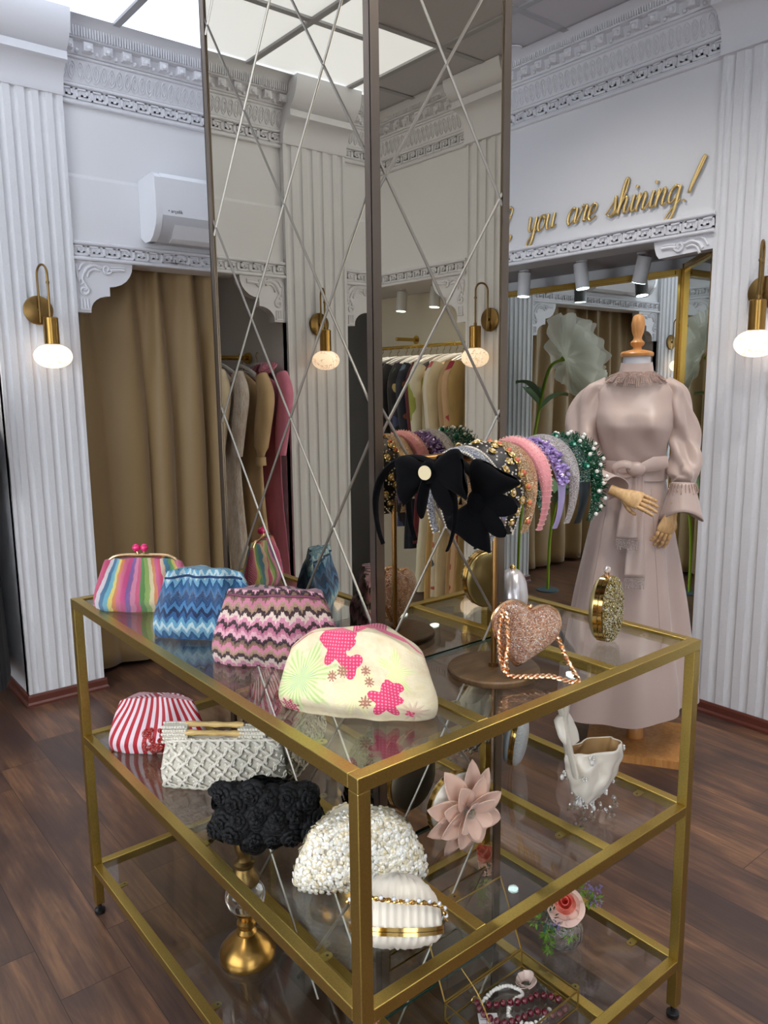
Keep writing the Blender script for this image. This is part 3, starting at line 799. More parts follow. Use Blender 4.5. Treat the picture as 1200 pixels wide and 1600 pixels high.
b=thing('crochet_purse','rainbow striped crochet purse with pink bead clasp standing at the far table corner','handbag',(.128,1.120,T),rotz_of((.74,-.67)))
fn=pouch_fn(.295,.142,.085,tf=.72,drop=.06,dn=4,fold=(.010,15,1),wob=.010,seed=1)
pouch('body',fn,_rain(),b,60,26)
fr=MB(); pts=[]
for k in range(17):
    u=-1+k/8; pts.append((u*.092,0,.150-.014*abs(u)**6))
pts=[(-.096,0,.128)]+pts+[(.096,0,.128)]
fr.tube(pts,.0042,8); fr.tube([(p[0],.004,p[2]-.003) for p in pts],.0035,8)
PGOLD=mat('pale_gold_clasp',(232,196,150),.22,1.0); cf=fr.build('clasp_frame',PGOLD,b)
PINK=mat('pink_bead',(226,26,110),.22,coat=.5)
for s_ in (-1,1):
    MB().ball((s_*.011-.005,0,.170),.0105,16,10).build('clasp_bead',PINK,b)
    MB().tube([(s_*.008-.005,0,.152),(s_*.011-.005,0,.163)],.0022,8).build('bead_stem',PGOLD,b)

# --- 2 blue zigzag, 3 pink zigzag
def zig(name,cols,k,amp,per,rough=.8,leaf=False,vs=2.0):
    n=NT(name); uv=n.co('UV'); u,v,_=n.sep(uv)
    uw=n.math('ADD',u,n.math('MULTIPLY_ADD',n.noise(uv,9,3),.07,-.035))
    tri=n.math('ABSOLUTE',n.math('SUBTRACT',n.math('FRACT',n.math('MULTIPLY',uw,per)),.5))
    t2=n.math('ABSOLUTE',n.math('SUBTRACT',n.math('FRACT',n.math('MULTIPLY',uw,per*4)),.5)) if leaf else 0.0
    w=n.math('ADD',n.math('MULTIPLY',tri,amp),n.math('MULTIPLY',t2,amp*.35) if leaf else 0.0)
    big=n.math('MULTIPLY_ADD',n.noise(n.comb(u,v),1.6,1),.10,-.05)
    f=n.math('FRACT',n.math('ADD',n.math('MULTIPLY',n.math('ADD',v,n.math('ADD',w,big)),k),.13))
    kk=len(cols); c=n.ramp(f,[(i/kk,cc) for i,cc in enumerate(cols)],'CONSTANT')
    kn=n.noise(n.mapp(uv,(160,110,1)),1,2,.7); kb=n.math('MULTIPLY',n.math('SINE',n.math('MULTIPLY',v,260.0)),n.math('SINE',n.math('MULTIPLY',u,380.0)))
    c2=n.mix(n.math('MULTIPLY',n.math('GREATER_THAN',kn,.56),.45),c,n.ramp(n.math('FRACT',n.math('ADD',f,.35)),[(i/kk,cc) for i,cc in enumerate(cols)],'CONSTANT'))
    n.bump(n.math('ADD',kb,kn),.45,.002); n.set(color=c2,rough=rough,sheen=.2); return n.m
BLUES=[(28,52,96),(52,100,150),(24,78,122),(120,170,196),(196,216,216),(104,160,186),(44,92,140),(20,38,74),(72,124,168),(30,66,112)]
PINKS=[(196,112,140),(52,26,38),(214,140,164),(232,210,196),(60,34,40),(170,140,112),(204,128,150),(128,100,76),(44,24,34),(222,168,180)]
b=thing('zigzag_clutch','blue zigzag knitted clutch leaning in front of the rainbow crochet purse','handbag',(.150,.795,T),A0+.14)
fn=pouch_fn(.28,.168,.085,tf=.66,drop=.07,dn=4,fold=(.013,11,1),wob=.012,seed=3,top=.34)
pouch('body',fn,zig('blue_zigzag_knit',BLUES,1.35,.22,11),b,64,30)
MB().tube(crom([fn(1,u,.90)+Vector((0,-.001,.0)) for u in [-.93+.186*k for k in range(11)]],4),.003,6).build('clasp_seam',mat('navy_knit_seam',(30,56,96),.8),b)
b=thing('zigzag_clutch','pink and brown zigzag knitted clutch between the blue one and the floral one','handbag',(.180,.525,T),A0+.08)
fn=pouch_fn(.305,.168,.095,tf=.68,drop=.05,dn=4,fold=(.011,8,1),wob=.014,seed=5,top=.36)
pouch('body',fn,zig('pink_zigzag_knit',PINKS,1.7,.16,9,leaf=True),b,64,30)
MB().tube(crom([fn(1,u,.92)+Vector((0,-.001,.0)) for u in [-.93+.186*k for k in range(11)]],4),.003,6).build('clasp_seam',mat('plum_knit_seam',(120,66,86),.8),b)

# --- 4 floral clutch
def _floral():
    n=NT('cream_floral_embroidery'); uv=n.co('UV'); u,v,_=n.sep(uv)
    dn=n.noise(n.mapp(uv,(3,2,1)),3,3,.6); base=n.ramp(dn,[(.3,(222,202,160)),(.6,(234,220,186)),(.8,(226,208,150))])
    def dist(cu,cv,ax=1.9):
        a=n.math('MULTIPLY',n.math('SUBTRACT',u,cu),ax); b_=n.math('SUBTRACT',v,cv)
        ang=n.math('ARCTAN2',b_,a); r=n.math('SQRT',n.math('ADD',n.math('MULTIPLY',a,a),n.math('MULTIPLY',b_,b_))); return r,ang
    c=base
    def spot_(c,cu,cv,r0,col,pet=0,amp=.25,nz=.2,soft=.02,fac=1.0,col2=None):
        r,a=dist(cu,cv)
        lim=n.math('MULTIPLY_ADD',n.math('SINE',n.math('MULTIPLY',a,float(pet))),amp*r0,r0) if pet else r0
        nn=n.noise(n.mapp(uv,(14,8,1)),1,3); lim=n.math('ADD',lim,n.math('MULTIPLY_ADD',nn,nz*r0*2,-nz*r0))
        m_=n.math('MULTIPLY',n.math('SMOOTH_MIN',n.math('MAXIMUM',n.math('MULTIPLY',n.math('SUBTRACT',lim,r),1/soft),0.0),1.0,.1),fac)
        colr=lin(col)
        if col2: colr=n.mix(n.math('MULTIPLY_ADD',n.math('SINE',n.math('MULTIPLY',a,34.0)),.5,.5),lin(col),lin(col2))
        return n.mix(m_,c,colr)
    c=spot_(c,.16,.47,.40,(176,204,120),7,.3,.5,.10,.85,(224,232,176))
    c=spot_(c,.17,.45,.16,(226,232,196),5,.3,.4,.06,.9,(150,186,96))
    c=spot_(c,.80,.66,.20,(200,216,130),5,.4,.5,.08,.75,(232,228,170))
    c=spot_(c,.55,.35,.26,(244,236,186),9,.2,.3,.05,.8,(232,220,160))
    dots=n.voro(n.mapp(uv,(46,26,1)),1.0,rand=.1)
    dm=n.math('LESS_THAN',dots,.26)
    def dotted(c,cu,cv,r0,pet,col=(222,52,100),bg=(240,150,170),am=.3):
        r,a=dist(cu,cv); lim=n.math('MULTIPLY_ADD',n.math('SINE',n.math('MULTIPLY',a,float(pet))),.3*r0,r0)
        m_=n.math('GREATER_THAN',lim,r); colr=n.mix(dm,lin(col),lin(bg)); return n.mix(m_,c,colr)
    c=dotted(c,.40,.83,.20,5); c=dotted(c,.34,.97,.14,4); c=dotted(c,.50,.64,.13,3); c=dotted(c,.46,.94,.12,4)
    c=dotted(c,.72,.27,.17,5,am=.18); c=dotted(c,.78,.45,.10,3); c=dotted(c,.10,.08,.11,7,(190,60,90),(236,210,190))
    for cu,cv,r0 in ((.38,.50,.055),(.45,.56,.065),(.62,.46,.05),(.60,.24,.062),(.60,.58,.05)): c=dotted(c,cu,cv,r0*.95,9,(170,118,92),(226,184,152),.06)
    c=spot_(c,.88,.18,.14,(196,150,132),11,.35,.6,.06,.7,(226,196,170)); c=dotted(c,.86,.14,.05,4)
    h=n.noise(n.mapp(uv,(90,60,1)),1,3,.7); n.bump(n.math('ADD',h,n.math('MULTIPLY',dots,.5)),.4,.002)
    n.set(color=c,rough=.62,sheen=.15); return n.m
b=thing('floral_clutch','cream floral embroidered clutch with pink and green blossoms nearest the front table corner','handbag',(.160,.212,T),A0-.0)
fn=pouch_fn(.312,.158,.105,tf=.80,drop=.30,dn=2.4,fold=(.016,6,1),wob=.018,seed=9,top=.30,bot=.7)
pouch('body',fn,_floral(),b,70,34)

# --- heart
def glit(name,c1,c2,c3,scale,rough=.25,metal=.8,bs=.8,dist=.003,st=None):
    n=NT(name); co_=n.co(); vc=n.voro(co_,scale,out=1); vd=n.voro(co_,scale,out=0)
    s_=n.sep(vc); c=n.ramp(s_[0],st or [(0,c1),(.4,c2),(.8,c3),(1,(255,255,255))])
    n.bump(n.math('ADD',vd,s_[1]),bs,dist); n.set(color=c,rough=rough,metal=metal); return n.m
b=thing('heart_clutch','rose gold rhinestone heart-shaped clutch with twisted chain on the glass top','handbag',(.532,.132,T+.0145),-.34)
def heart(th,r):
    x=16*sin(th)**3; z=13*cos(th)-5*cos(2*th)-2*cos(3*th)-cos(4*th); k_=.62; return (x*k_+15.2*sin(th)*(1-k_))*r/16,(z*k_+13*cos(th)*(1-k_))*r/16
def heart_solid(r,D,zc,rings=9,n=48):
    R=[]
    for i in range(-rings,rings+1):
        t=i/rings; sc_=sqrt(max(0,1-abs(t)**2.6)); sc_=max(sc_,.02)
        R.append([Vector((heart(2*PI*k/n,r)[0]*sc_*1.02,t*D/2,zc+(heart(2*PI*k/n,r)[1])*sc_)) for k in range(n)])
    return R
Rt=Matrix.Rotation(.25,4,'Y')
RG=glit('rose_rhinestones',(176,120,92),(226,176,146),(246,214,190),520,.22,.85,.9,.003)
m=MB(); m.ring([[Rt@(p-Vector((0,0,.07)))+Vector((0,0,.0725)) for p in rg] for rg in heart_solid(.078,.070,.080)]); m.build('case',RG,b,angle=80)
m=MB(); seam=[Rt@(Vector((heart(2*PI*k/60,.0795)[0]*1.02,0,heart(2*PI*k/60,.0795)[1]+.010)))+Vector((0,0,.0725)) for k in range(60)]
m.tube(seam,.0035,6,closed=True,flat=(1.0,1.3)); m.build('frame',ROSEGOLD,b)
MB().ball((.012,0,.128),.007,10,8).build('clasp',ROSEGOLD,b)
CHAIN=mat('copper_gold_chain',(240,196,156),.22,1.0)
def chain(path,r,turns,matl,parent,name='chain',n=6):
    P=crom(path,14); L=0; m=MB(); k=len(P); strands=[[],[]]
    up=Vector((0,0,1))
    for i,p in enumerate(P):
        t=(P[min(i+1,k-1)]-P[max(i-1,0)]).normalized(); a=t.cross(up)
        if a.length<.1: a=t.cross(Vector((1,0,0)))
        a.normalize(); b_=a.cross(t)
        if i: L+=(P[i]-P[i-1]).length
        for q in (0,1):
            th=L*turns+PI*q; strands[q].append(p+(a*cos(th)+b_*sin(th))*r*.75)
    for st in strands: m.tube(st,r*.72,6)
    return m.build(name,matl,parent)
chain([(-.040,.0,.140),(-.064,-.018,.115),(-.070,-.026,.06),(-.066,-.032,.02),(-.055,-.044,.004),(-.02,-.060,.004),(.02,-.068,.002),(.055,-.080,-.009),(.075,-.085,-.010),(.088,-.055,-.009),(.090,-.02,.012),(.082,0,.05),(.066,0,.075)],.0040,260,CHAIN,b)
chain([(-.045,.01,.138),(-.056,-.028,.118),(-.056,-.036,.07),(-.060,-.034,.03),(-.056,-.036,.006)],.0040,260,CHAIN,b)

# --- oval minaudieres
def ovalcase(b,w,h,d,zc,m_front,m_back,m_frame,fw=.006,lean=0,egg=0,fr_mat_part='frame'):
    Rl=Matrix.Rotation(lean,4,'X')
    def rr(k,n): 
        a=2*PI*k/n; z=sin(a); x=cos(a)*(1-egg*z); return Vector((x*w/2,0,z*h/2))
    n=44
    for sg_,mt,nm in ((-1,m_front,'front_shell'),(1,m_back,'back_shell')):
        R=[]
        for i in range(10):
            t=i/9; s_=max(.01,sqrt(1-t**2.3)); R.append([Rl@(rr(k,n)*s_+Vector((0,sg_*(fw/2+t*(d/2-fw/2)),0)))+Vector((0,0,zc)) for k in range(n)])
        MB().ring(R).build(nm,mt,b,angle=60)
    m=MB()
    for off in (-.25,.25):
        R=[]
        for (dy,s_) in ((-.5,1.0),(-.5,1.035),(.5,1.035),(.5,1.0)):
            R.append([Rl@(rr(k,n)*s_+Vector((0,fw*(off+dy*.42),0)))+Vector((0,0,zc)) for k in range(n)])
        m.ring(R,closed_v=True)
    return m.build(fr_mat_part,m_frame,b,angle=30)
PEARL=mat('pearly_silver',(206,200,198),.28,.55,coat=.3)
b=thing('oval_clutch','smooth pearly silver oval clutch with a gold ball clasp behind the rose gold heart','handbag',(.765,.37,T),.74)
ovalcase(b,.135,.142,.078,.0725,PEARL,PEARL,PEARL,.003)
MB().ball((0,0,.147),.0075,14,10).tube([(0,0,.137),(0,0,.146)],.0045,10).build('clasp',GOLD2,b)
GG=glit('gold_silver_crystals',(120,96,36),(210,186,92),(240,236,220),360,.16,.75,1.0,.006)
CHAMP=mat('champagne_gold_satin',(206,190,140),.3,.8)
b=thing('crystal_clutch','oval clutch covered in gold and clear crystals near the right table edge','handbag',(.835,.147,T),rotz_of((.50,-.866))+PI*1.0-.98)
b.rotation_euler=(0,0,.30)
fo=ovalcase(b,.122,.150,.062,.0785,GG,CHAMP,GOLD2,.022)
m=MB()
rc=random.Random(4)
for k in range(420):
    t=rc.uniform(.05,.97); a=rc.uniform(0,2*PI); s_=sqrt(max(0,1-t**2.3))
    p=Vector((cos(a)*.060*s_,-(.011+t*.021),.0785+sin(a)*.075*s_)); r=rc.uniform(.0022,.005)
    m.ball(p,r,5,3,(1,1,1),M4=Matrix.Rotation(rc.uniform(0,3),4,'X'))
m.build('crystals',GG,b,smooth=False,merge=False)
MB().ball((0,0,.170),.0085,12,8,M4=None).build('clasp',glit('clasp_crystals',(200,170,150),(240,220,205),(250,240,235),600,.15,.7),b)
MB().tube([(0,0,.153),(0,0,.166)],.006,10).box((-.012,-.0125,.10),(-.006,.0125,.104)).build('clasp_base',ROSEGOLD,b)

# ================= middle shelf
def _red():
    n=NT('red_white_stripes'); uv=n.co('UV'); u,v,_=n.sep(uv)
    w=n.math('ADD',n.math('MULTIPLY',n.math('SUBTRACT',u,.5),n.math('MULTIPLY_ADD',v,.35,.9)),n.math('MULTIPLY',n.math('SINE',n.math('MULTIPLY_ADD',v,3.6,n.math('MULTIPLY',u,3.0))),.028))
    f=n.math('FRACT',n.math('MULTIPLY',w,11.5)); c=n.mix(n.math('GREATER_THAN',f,.5),lin((178,12,34)),lin((232,212,218)))
    n.bump(n.noise(n.mapp(uv,(200,200,1)),1,2),.2,.001); n.set(color=c,rough=.6,sheen=.2); return n.m
b=thing('striped_clutch','red and white striped clutch with a red sequin crab on the middle shelf','handbag',(.142,1.120,M),rotz_of((.74,-.67)))
fn=pouch_fn(.295,.158,.09,tf=.70,drop=.10,dn=3,fold=(.006,8,1),wob=.008,seed=11,top=.3)
pouch('body',fn,_red(),b,60,26)
CRAB=glit('red_sequins',(110,6,14),(180,20,24),(230,70,50),700,.3,.6,.6)
m=MB()
def stick(m,fn,u,v,r,off,scl=(1,1,.35)):
    p,nn=onto(fn,u,v,1,off); m.ball(p,r,12,6,scl,M4=nn.to_track_quat('Z','Y').to_matrix().to_4x4())
stick(m,fn,.06,.17,.021,.003,(1.15,.85,.35))
for k in range(8):
    a=PI*.1+k*PI*.26; stick(m,fn,.06+.24*cos(a),.17+.18*sin(a)*(.8 if sin(a)>0 else .55),.0085,.003)
for s_ in (-1,1): stick(m,fn,.06+s_*.19,.40,.014,.003); stick(m,fn,.06+s_*.1,.47,.007,.003)
m.build('crab_applique',CRAB,b,smooth=True)

# macrame
MAC=mat('ecru_macrame_cord',(226,220,206),.85,bump=(500,.5,.001)); LIN=mat('cream_lining',(200,194,178),.8)
b=thing('macrame_clutch','ecru knotted macrame clutch with split bamboo handles on the middle shelf','handbag',(.195,.83,M),A0+.24)
fn=pouch_fn(.335,.128,.075,tf=.86,drop=.05,dn=4,wob=.007,seed=13,top=.45)
pouch('lining',fn,LIN,b,40,18)
m=MB()
def cord(m,fn,pts,r,side,off=.002,seg=6):
    P=[onto(fn,u,max(0,min(1,v)),side,off+.0018*(1+sin(i*1.9)))[0] for i,(u,v) in enumerate(pts)]
    m.tube(P,r,seg)
nr=6
for side in (1,-1):
    for k in range(-6,14):
        for sg_ in (1,-1):
            pts=[]
            for i in range(nr*6+1):
                v=i/(nr*6); base=-1+2*k/8
                # cords weave between knots: zigzag of small amplitude and overall diagonal
                u=base+sg_*(v*.75)+.018*sin(v*nr*PI*2)
                if -.97<=u<=.97: pts.append((u,v*.985+.01))
            if len(pts)>3: cord(m,fn,pts,.0024,side)
            pts=[(u+.028,v) for u,v in pts if u+.028<.97]
            if len(pts)>3: cord(m,fn,pts,.0022,side,.0028)
    for v in (.01,.965): cord(m,fn,[(-.98+.049*i,v) for i in range(41)],.0032,side,.003)
for i in range(0,nr+1):
    for k in range(-1,18):
        u=-1+2*(k+(i%2)*.5)/16*1.0+.014+.0
        if abs(u)<.96:
            p,nn=onto(fn,u,min(.97,i/nr*.97+.02),1,.003); m.ball(p,.0042,7,4,(1.1,1.1,.6),M4=nn.to_track_quat('Z','Y').to_matrix().to_4x4())
m.build('knotted_net',MAC,b,merge=False)
for (xa_,xb_,zl,zh) in ((-.150,-.088,.118,.158),(.045,.110,.110,.150)):
    m=MB(); rw=random.Random(int(xa_*-1000)+200)
    for q in range(9):
        for t in range(5):
            for yy in (-.014,.012): m.ball((xa_+(xb_-xa_)*(q+.5*(t%2))/9,yy,zl+(zh-zl)*t/4.),.0052,6,4,(1,1,.8))
    m.ring([[Vector((x,cos(a)*.013,(zl+zh)/2+sin(a)*(zh-zl)*.55)) for a in [2*PI*k/16 for k in range(16)]] for x in (xa_,xb_)])
    m.build('handle_wrap',MAC,b,merge=False)
BAMB=woodm('bamboo',(196,160,92),(226,196,132),.35,(8,40,40))
for z,y in ((.158,.006),(.142,-.010)):
    m=MB(); m.tube([(-.095+.0185*i,y,z-.0006*i) for i in range(9)],[.0062+(.002 if i%3==1 else 0) for i in range(9)],10)
    m.build('bamboo_handle',BAMB,b)

# black rose clutch
BLK=mat('black_chiffon',(8,8,11),.65,spec=.3,sheen=.04)
b=thing('rose_clutch','black clutch covered in fabric roses on the middle shelf before the sequin clutch','handbag',(.160,.565,M),A0+.22)
fn=pouch_fn(.235,.108,.085,tf=.85,drop=.10,dn=3,top=.5,bot=.9,seed=2)
pouch('body',fn,BLK,b,30,14)
def rosette(m,c,nrm,R,rnd,layers=4,cup=.55):
    q=nrm.to_track_quat('Z','Y').to_matrix().to_4x4()
    for L in range(layers):
        r=R*(1-L*.22); n=5
        for k in range(n):
            a0=2*PI*(k/n)+L*.7+rnd.uniform(-.2,.2); wv=1.25
            rows=[]
            for i in range(5):
                t=i/4; row=[]
                for j in range(7):
                    s_=j/6*2-1; a=a0+s_*wv*.62*(.55+.45*t); rr=r*(.12+.88*t)*(1-.16*s_*s_*t)
                    zz=R*.16*L+r*cup*t*t*(.3+.25*L)+.0018*sin(5*s_+k)-(.25*r*t**5)
                    row.append(c+q@Vector((cos(a)*rr,sin(a)*rr,zz)))
                rows.append(row)
            m.ring(rows,closed_u=False)
rb=random.Random(21); m=MB()
for side in (1,-1):
    for i in range(3):
        for k in range(6):
            u=-.92+1.84*k/5+(.12 if i%2 else -.02)+rb.uniform(-.04,.04); v=.10+.38*i+rb.uniform(-.12,.12)
            p,nn=onto(fn,max(-.98,min(.98,u)),min(.98,v),side,.002); rosette(m,p,(nn+Vector((rb.uniform(-.3,.3),0,rb.uniform(-.2,.3)))).normalized(),rb.uniform(.034,.044),rb,4,.18)
for k in range(7): rosette(m,Vector((-.1+.033*k,0,.105)),Vector((rb.uniform(-.4,.4),-.2,1)).normalized(),.03,rb,3,.3)
m.build('fabric_roses',BLK,b,solid=.0006,merge=False,angle=80)

# white sequin clutch
SEQ=None
def _seq():
    n=NT('ivory_sequins'); r=n.new('ShaderNodeNewGeometry').outputs['Random Per Island']
    n.set(color=n.ramp(r,[(0,(226,208,166)),(.4,(238,230,208)),(1,(250,248,240))]),rough=n.math('MULTIPLY_ADD',r,.3,.12),spec=.9,metal=0.0,coat=.5); return n.m
b=thing('sequin_clutch','ivory clutch covered in sequins and beads on the middle shelf behind the front leg','handbag',(.222,.292,M),A0+.36)
fn=pouch_fn(.285,.152,.095,tf=.70,drop=.28,dn=2.5,top=.38,bot=.8,wob=.006,seed=8)
pouch('body',fn,mat('ivory_base_cloth',(232,222,196),.7),b,40,22)
m=MB(); rs=random.Random(5)
def disc(m,p,nn,r,rs,seg=7):
    q=(nn+Vector((rs.uniform(-.3,.3),rs.uniform(-.3,.3),rs.uniform(-.3,.3)))).normalized().to_track_quat('Z','Y').to_matrix()
    vs=[p+q@Vector((cos(2*PI*k/seg)*r,sin(2*PI*k/seg)*r,0)) for k in range(seg)]+[p+q@Vector((0,0,r*.25))]
    m.add(vs,[(k,(k+1)%seg,seg) for k in range(seg)])
for side,cnt in ((1,1900),(-1,700)):
    for k in range(cnt):
        u=rs.uniform(-.985,.985); v=rs.uniform(0,1)**.9
        p,nn=onto(fn,u,v,side,rs.uniform(.001,.0065)); disc(m,p,nn,rs.uniform(.0034,.0058),rs,10)
for k in range(260):
    p=fn(1,rs.uniform(-.95,.95),1)+Vector((0,rs.uniform(-.02,.02),rs.uniform(0,.005))); disc(m,p,Vector((0,0,1)),rs.uniform(.0026,.005),rs)
m.build('sequins',_seq(),b,smooth=False,merge=False)

# blush flower minaudiere
IV=mat('ivory_satin',(226,216,200),.35,sheen=.2); BLUSH=mat('blush_satin',(220,182,160),.42,sheen=.4,spec=.4)
b=thing('flower_clutch','round ivory clutch with a large blush satin flower on the middle shelf by the column','handbag',(.468,.262,M+.004),rotz_of((.98,-.10)))
ovalcase(b,.150,.150,.05,.083,IV,IV,GOLD2,.014)
b2=MB(); rf=random.Random(3)
def petal(m,a,L,wd,tilt,base,zc,curl=.25,fold=.35,yoff=-.03):
    ca,sa=cos(a),sin(a); nu,nv=10,8
    def f(u,v):
        t=u; s_=v*2-1
        w_=wd*(sin(PI*min(1,t*.93+.05))**.75)*(1-.25*t)
        if t>.97: w_*=.25
        r=base+t*L; h=tilt*t*L-curl*L*t*t+fold*w_*abs(s_)**1.6*(1-.5*t)
        x=ca*r-sa*s_*w_; z=sa*r+ca*s_*w_
        return (x,yoff-h,zc+z)
    m.grid(f,nu,nv)
for ring,(n_,L,wd,tilt,base,yo) in enumerate(((9,.092,.030,.10,.012,-.028),(8,.074,.028,.42,.008,-.034),(5,.046,.022,1.0,.004,-.042))):
    for k in range(n_):
        a=2*PI*k/n_+ring*.37+rf.uniform(-.1,.1); m=MB()
        petal(m,a,L*rf.uniform(.9,1.08),wd,tilt+rf.uniform(-.06,.1),base,.083,.18,.45,yo)
        m.build('petal',BLUSH,b,solid=.0014,angle=80)
m=MB()
for k in range(60):
    r=.010*sqrt(k/60); a=k*2.4; m.ball((cos(a)*r,-.052-.004*(1-(r/.01)**2),.083+sin(a)*r),.0018,6,4)
m.build('crystal_centre',glit('gold_clear_crystals',(130,110,60),(220,210,170),(250,250,250),900,.1,.8),b,smooth=False,merge=False)

# pleated shell clutch
def _pleat():
    n=NT('ivory_pleated_satin'); n.set(color=lin((228,218,200)),rough=.38,sheen=.25); return n.m
b=thing('pleated_clutch','ivory pleated satin clutch with gold frame and crystal chain beside the front leg','handbag',(.128,.066,M),A0+.20)
Rl=Matrix.Rotation(-.5,4,'X'); zc=.066
def shell(sg_,d,zf=1.0):
    R=[]; n=180
    for i in range(14):
        t=i/13; s_=max(.03,sqrt(1-t**2.2))
        row=[]
        for k in range(n):
            a=2*PI*k/n; pl=1+.014*sin(30*a+2*sin(a)+t*2)*(1-.5*t); row.append(Rl@Vector((cos(a)*.078*s_*pl,(sin(a)*.056)*s_*pl,sg_*(.007+t*(d-.007)))))
        R.append([p+Vector((0,0,.066)) for p in row])
    return R
def ple(sg_,d):
    m=MB(); n=150; R=[]
    for i in range(16):
        t=i/15; row=[]
        for k in range(n):
            a=2*PI*k/n; x=cos(a)*.080; 
            s_=max(.02,sqrt(1-t**2.4)); px=cos(a)*.080*s_; py=sin(a)*.050*s_; pz=sg_*(.006+t*d)
            g_=.0026*sin(px/.080*38+4*px*t)*(1 if s_>.1 else 0)*1.0
            row.append(Rl@Vector((px,py+ (g_ if sin(a)<0 else -g_),pz+sg_*g_*t))+Vector((0,0,zc)))
        R.append(row)
    m.ring(R); return m
ple(1,.082).build('upper_shell',_pleat(),b,angle=75); ple(-1,.026).build('lower_shell',_pleat(),b,angle=75)
m=MB()
for off in (-.0035,.0035):
    R=[]
    for (dz,s_) in ((-.003,.98),(-.003,1.05),(.003,1.05),(.003,.98)):
        R.append([Rl@Vector((cos(2*PI*k/60)*.080*s_,sin(2*PI*k/60)*.050*s_,off+dz))+Vector((0,0,zc)) for k in range(60)])
    m.ring(R,closed_v=True)
m.build('frame',GOLD2,b,angle=30)
cp=[Rl@Vector(p)+Vector((0,0,zc)) for p in [(.088,0,.012),(.082,-.022,.035),(.055,-.046,.045),(.02,-.056,.047),(-.02,-.057,.05),(-.06,-.045,.052),(-.085,-.02,.04)]]
chain(cp,.003,300,GOLD2,b)
m=MB(); P=crom(cp,9)
for k in range(2,len(P),5): m.ball(P[k]+Vector((0,-.002,.005)),.0042,10,6)
m.build('chain_crystals',mat('clear_crystal_bead',(226,228,232),.05,.3,.9),b)

# small white glitter oval
WG=glit('white_glitter',(170,176,178),(214,218,218),(240,244,244),900,.3,.4,.7)
b=thing('glitter_clutch','small white glitter oval clutch with a gold frame seen through the top glass','handbag',(.845,.415,M),rot=(0,-.22,.5))
ovalcase(b,.125,.150,.062,.0785,WG,mat('white_satin_grey',(190,196,198),.4),GOLD2,.014,lean=.12)
MB().ball((0,.0,.160),.007,10,8).build('clasp',GOLD2,b)

# satin wrist pouch with pearl drops
SAT=mat('ivory_satin_sheen',(214,204,188),.24,spec=.6,sheen=.2); LNG=mat('gold_satin_lining',(176,140,92),.45)
b=thing('satin_pouch','ivory satin wristlet pouch hung with clear bead flowers, gaping open on the middle shelf','handbag',(.797,.148,M),rotz_of((.74,-.67))); b.scale=(1.16,1.16,1.12)
def pz(u,v):
    """open sack: v 0 bottom tip .. 1 rim"""
    a=2*PI*u; r=.047*(sin(min(1,v*1.12)*PI/2))**.6*(1+.10*sin(3*a+4*v)+.06*sin(7*a+2))
    x=cos(a)*r*1.12; y=sin(a)*r*.72
    z=.01+.135*v+.012*cos(a)*v
    x+= .012*(v-.5)
    return Vector((x+.005*noise.noise(Vector((cos(a)*1.5,sin(a)*1.5,v*5))),y+.008*noise.noise(Vector((cos(a)*2,sin(a)*2,v*6+3))),z))
m=MB(); m.ring([[pz(k/48,v/20) for k in range(48)] for v in range(21)],cap1=False); o=m.build('sack',SAT,b,solid=.0015,angle=80)
m=MB(); m.ring([[Vector((pz(k/48,v/12*.9+.09).x*.955,pz(k/48,v/12*.9+.09).y*.955,pz(k/48,v/12*.9+.09).z)) for k in range(48)] for v in range(13)],cap1=False); m.build('lining',LNG,b,angle=80)
def strap(pts,w,th=.003):
    m=MB(); P=crom(pts,8); m.tube(P,w,8,flat=(1,.32)); return m
strap([(-.044,-.0,.125),(-.05,.006,.16),(-.052,.018,.195),(-.062,.03,.225),(-.075,.03,.24)],.024).build('strap',SAT,b)
strap([(-.034,-.028,.09),(-.045,-.018,.14),(-.050,.0,.175),(-.052,.012,.20),(-.045,.02,.235)],.020).build('strap',SAT,b)
m=MB(); m.tube(crom([(-.036,-.002,.150),(-.046,.006,.170),(-.054,.014,.192),(-.060,.018,.205)],4),[.020,.023,.026,.028,.029,.029,.028,.028,.027,.026,.025,.023,.015],14,flat=(1,.55)); m.build('strap_loop',SAT,b,angle=70)
m=MB(); rp=random.Random(12)
BEADG=mat('clear_glass_beads',(214,210,204),.06,.15,1.0)
for k in range(26):
    u=rp.uniform(0,1); v=rp.uniform(.04,.95) if k%3 else rp.uniform(.02,.35); p=pz(u,v); c_=pz(u,v)-Vector((0,0,p.z)); nn=Vector((p.x,p.y*1.6,0)).normalized()
    for q in range(5):
        a=2*PI*q/5; t1=nn.cross(Vector((0,0,1))); m.ball(p+nn*.004+t1*cos(a)*.0042+Vector((0,0,sin(a)*.0042)),.0025,6,4)
    if k%2: m.ball(p+nn*.009+Vector((0,0,-.008)),.0045,8,6,(1,1,1.5)); 
m.build('bead_flowers',BEADG,b,merge=False)
m=MB()
for k in range(9):
    a=-2.6+.32*k; p=Vector((cos(a)*.045,sin(a)*.04,.03+.01*sin(k*2))); m.tube(crom([p,p*1.12+Vector((0,0,-.008)),p*1.15+Vector((0,0,-.022))],4),[.0035]*8+[.007],7)
m.build('glass_drops',glassy('clear_drop_glass',(.85,.85,.83,1),boost=3.0),b)
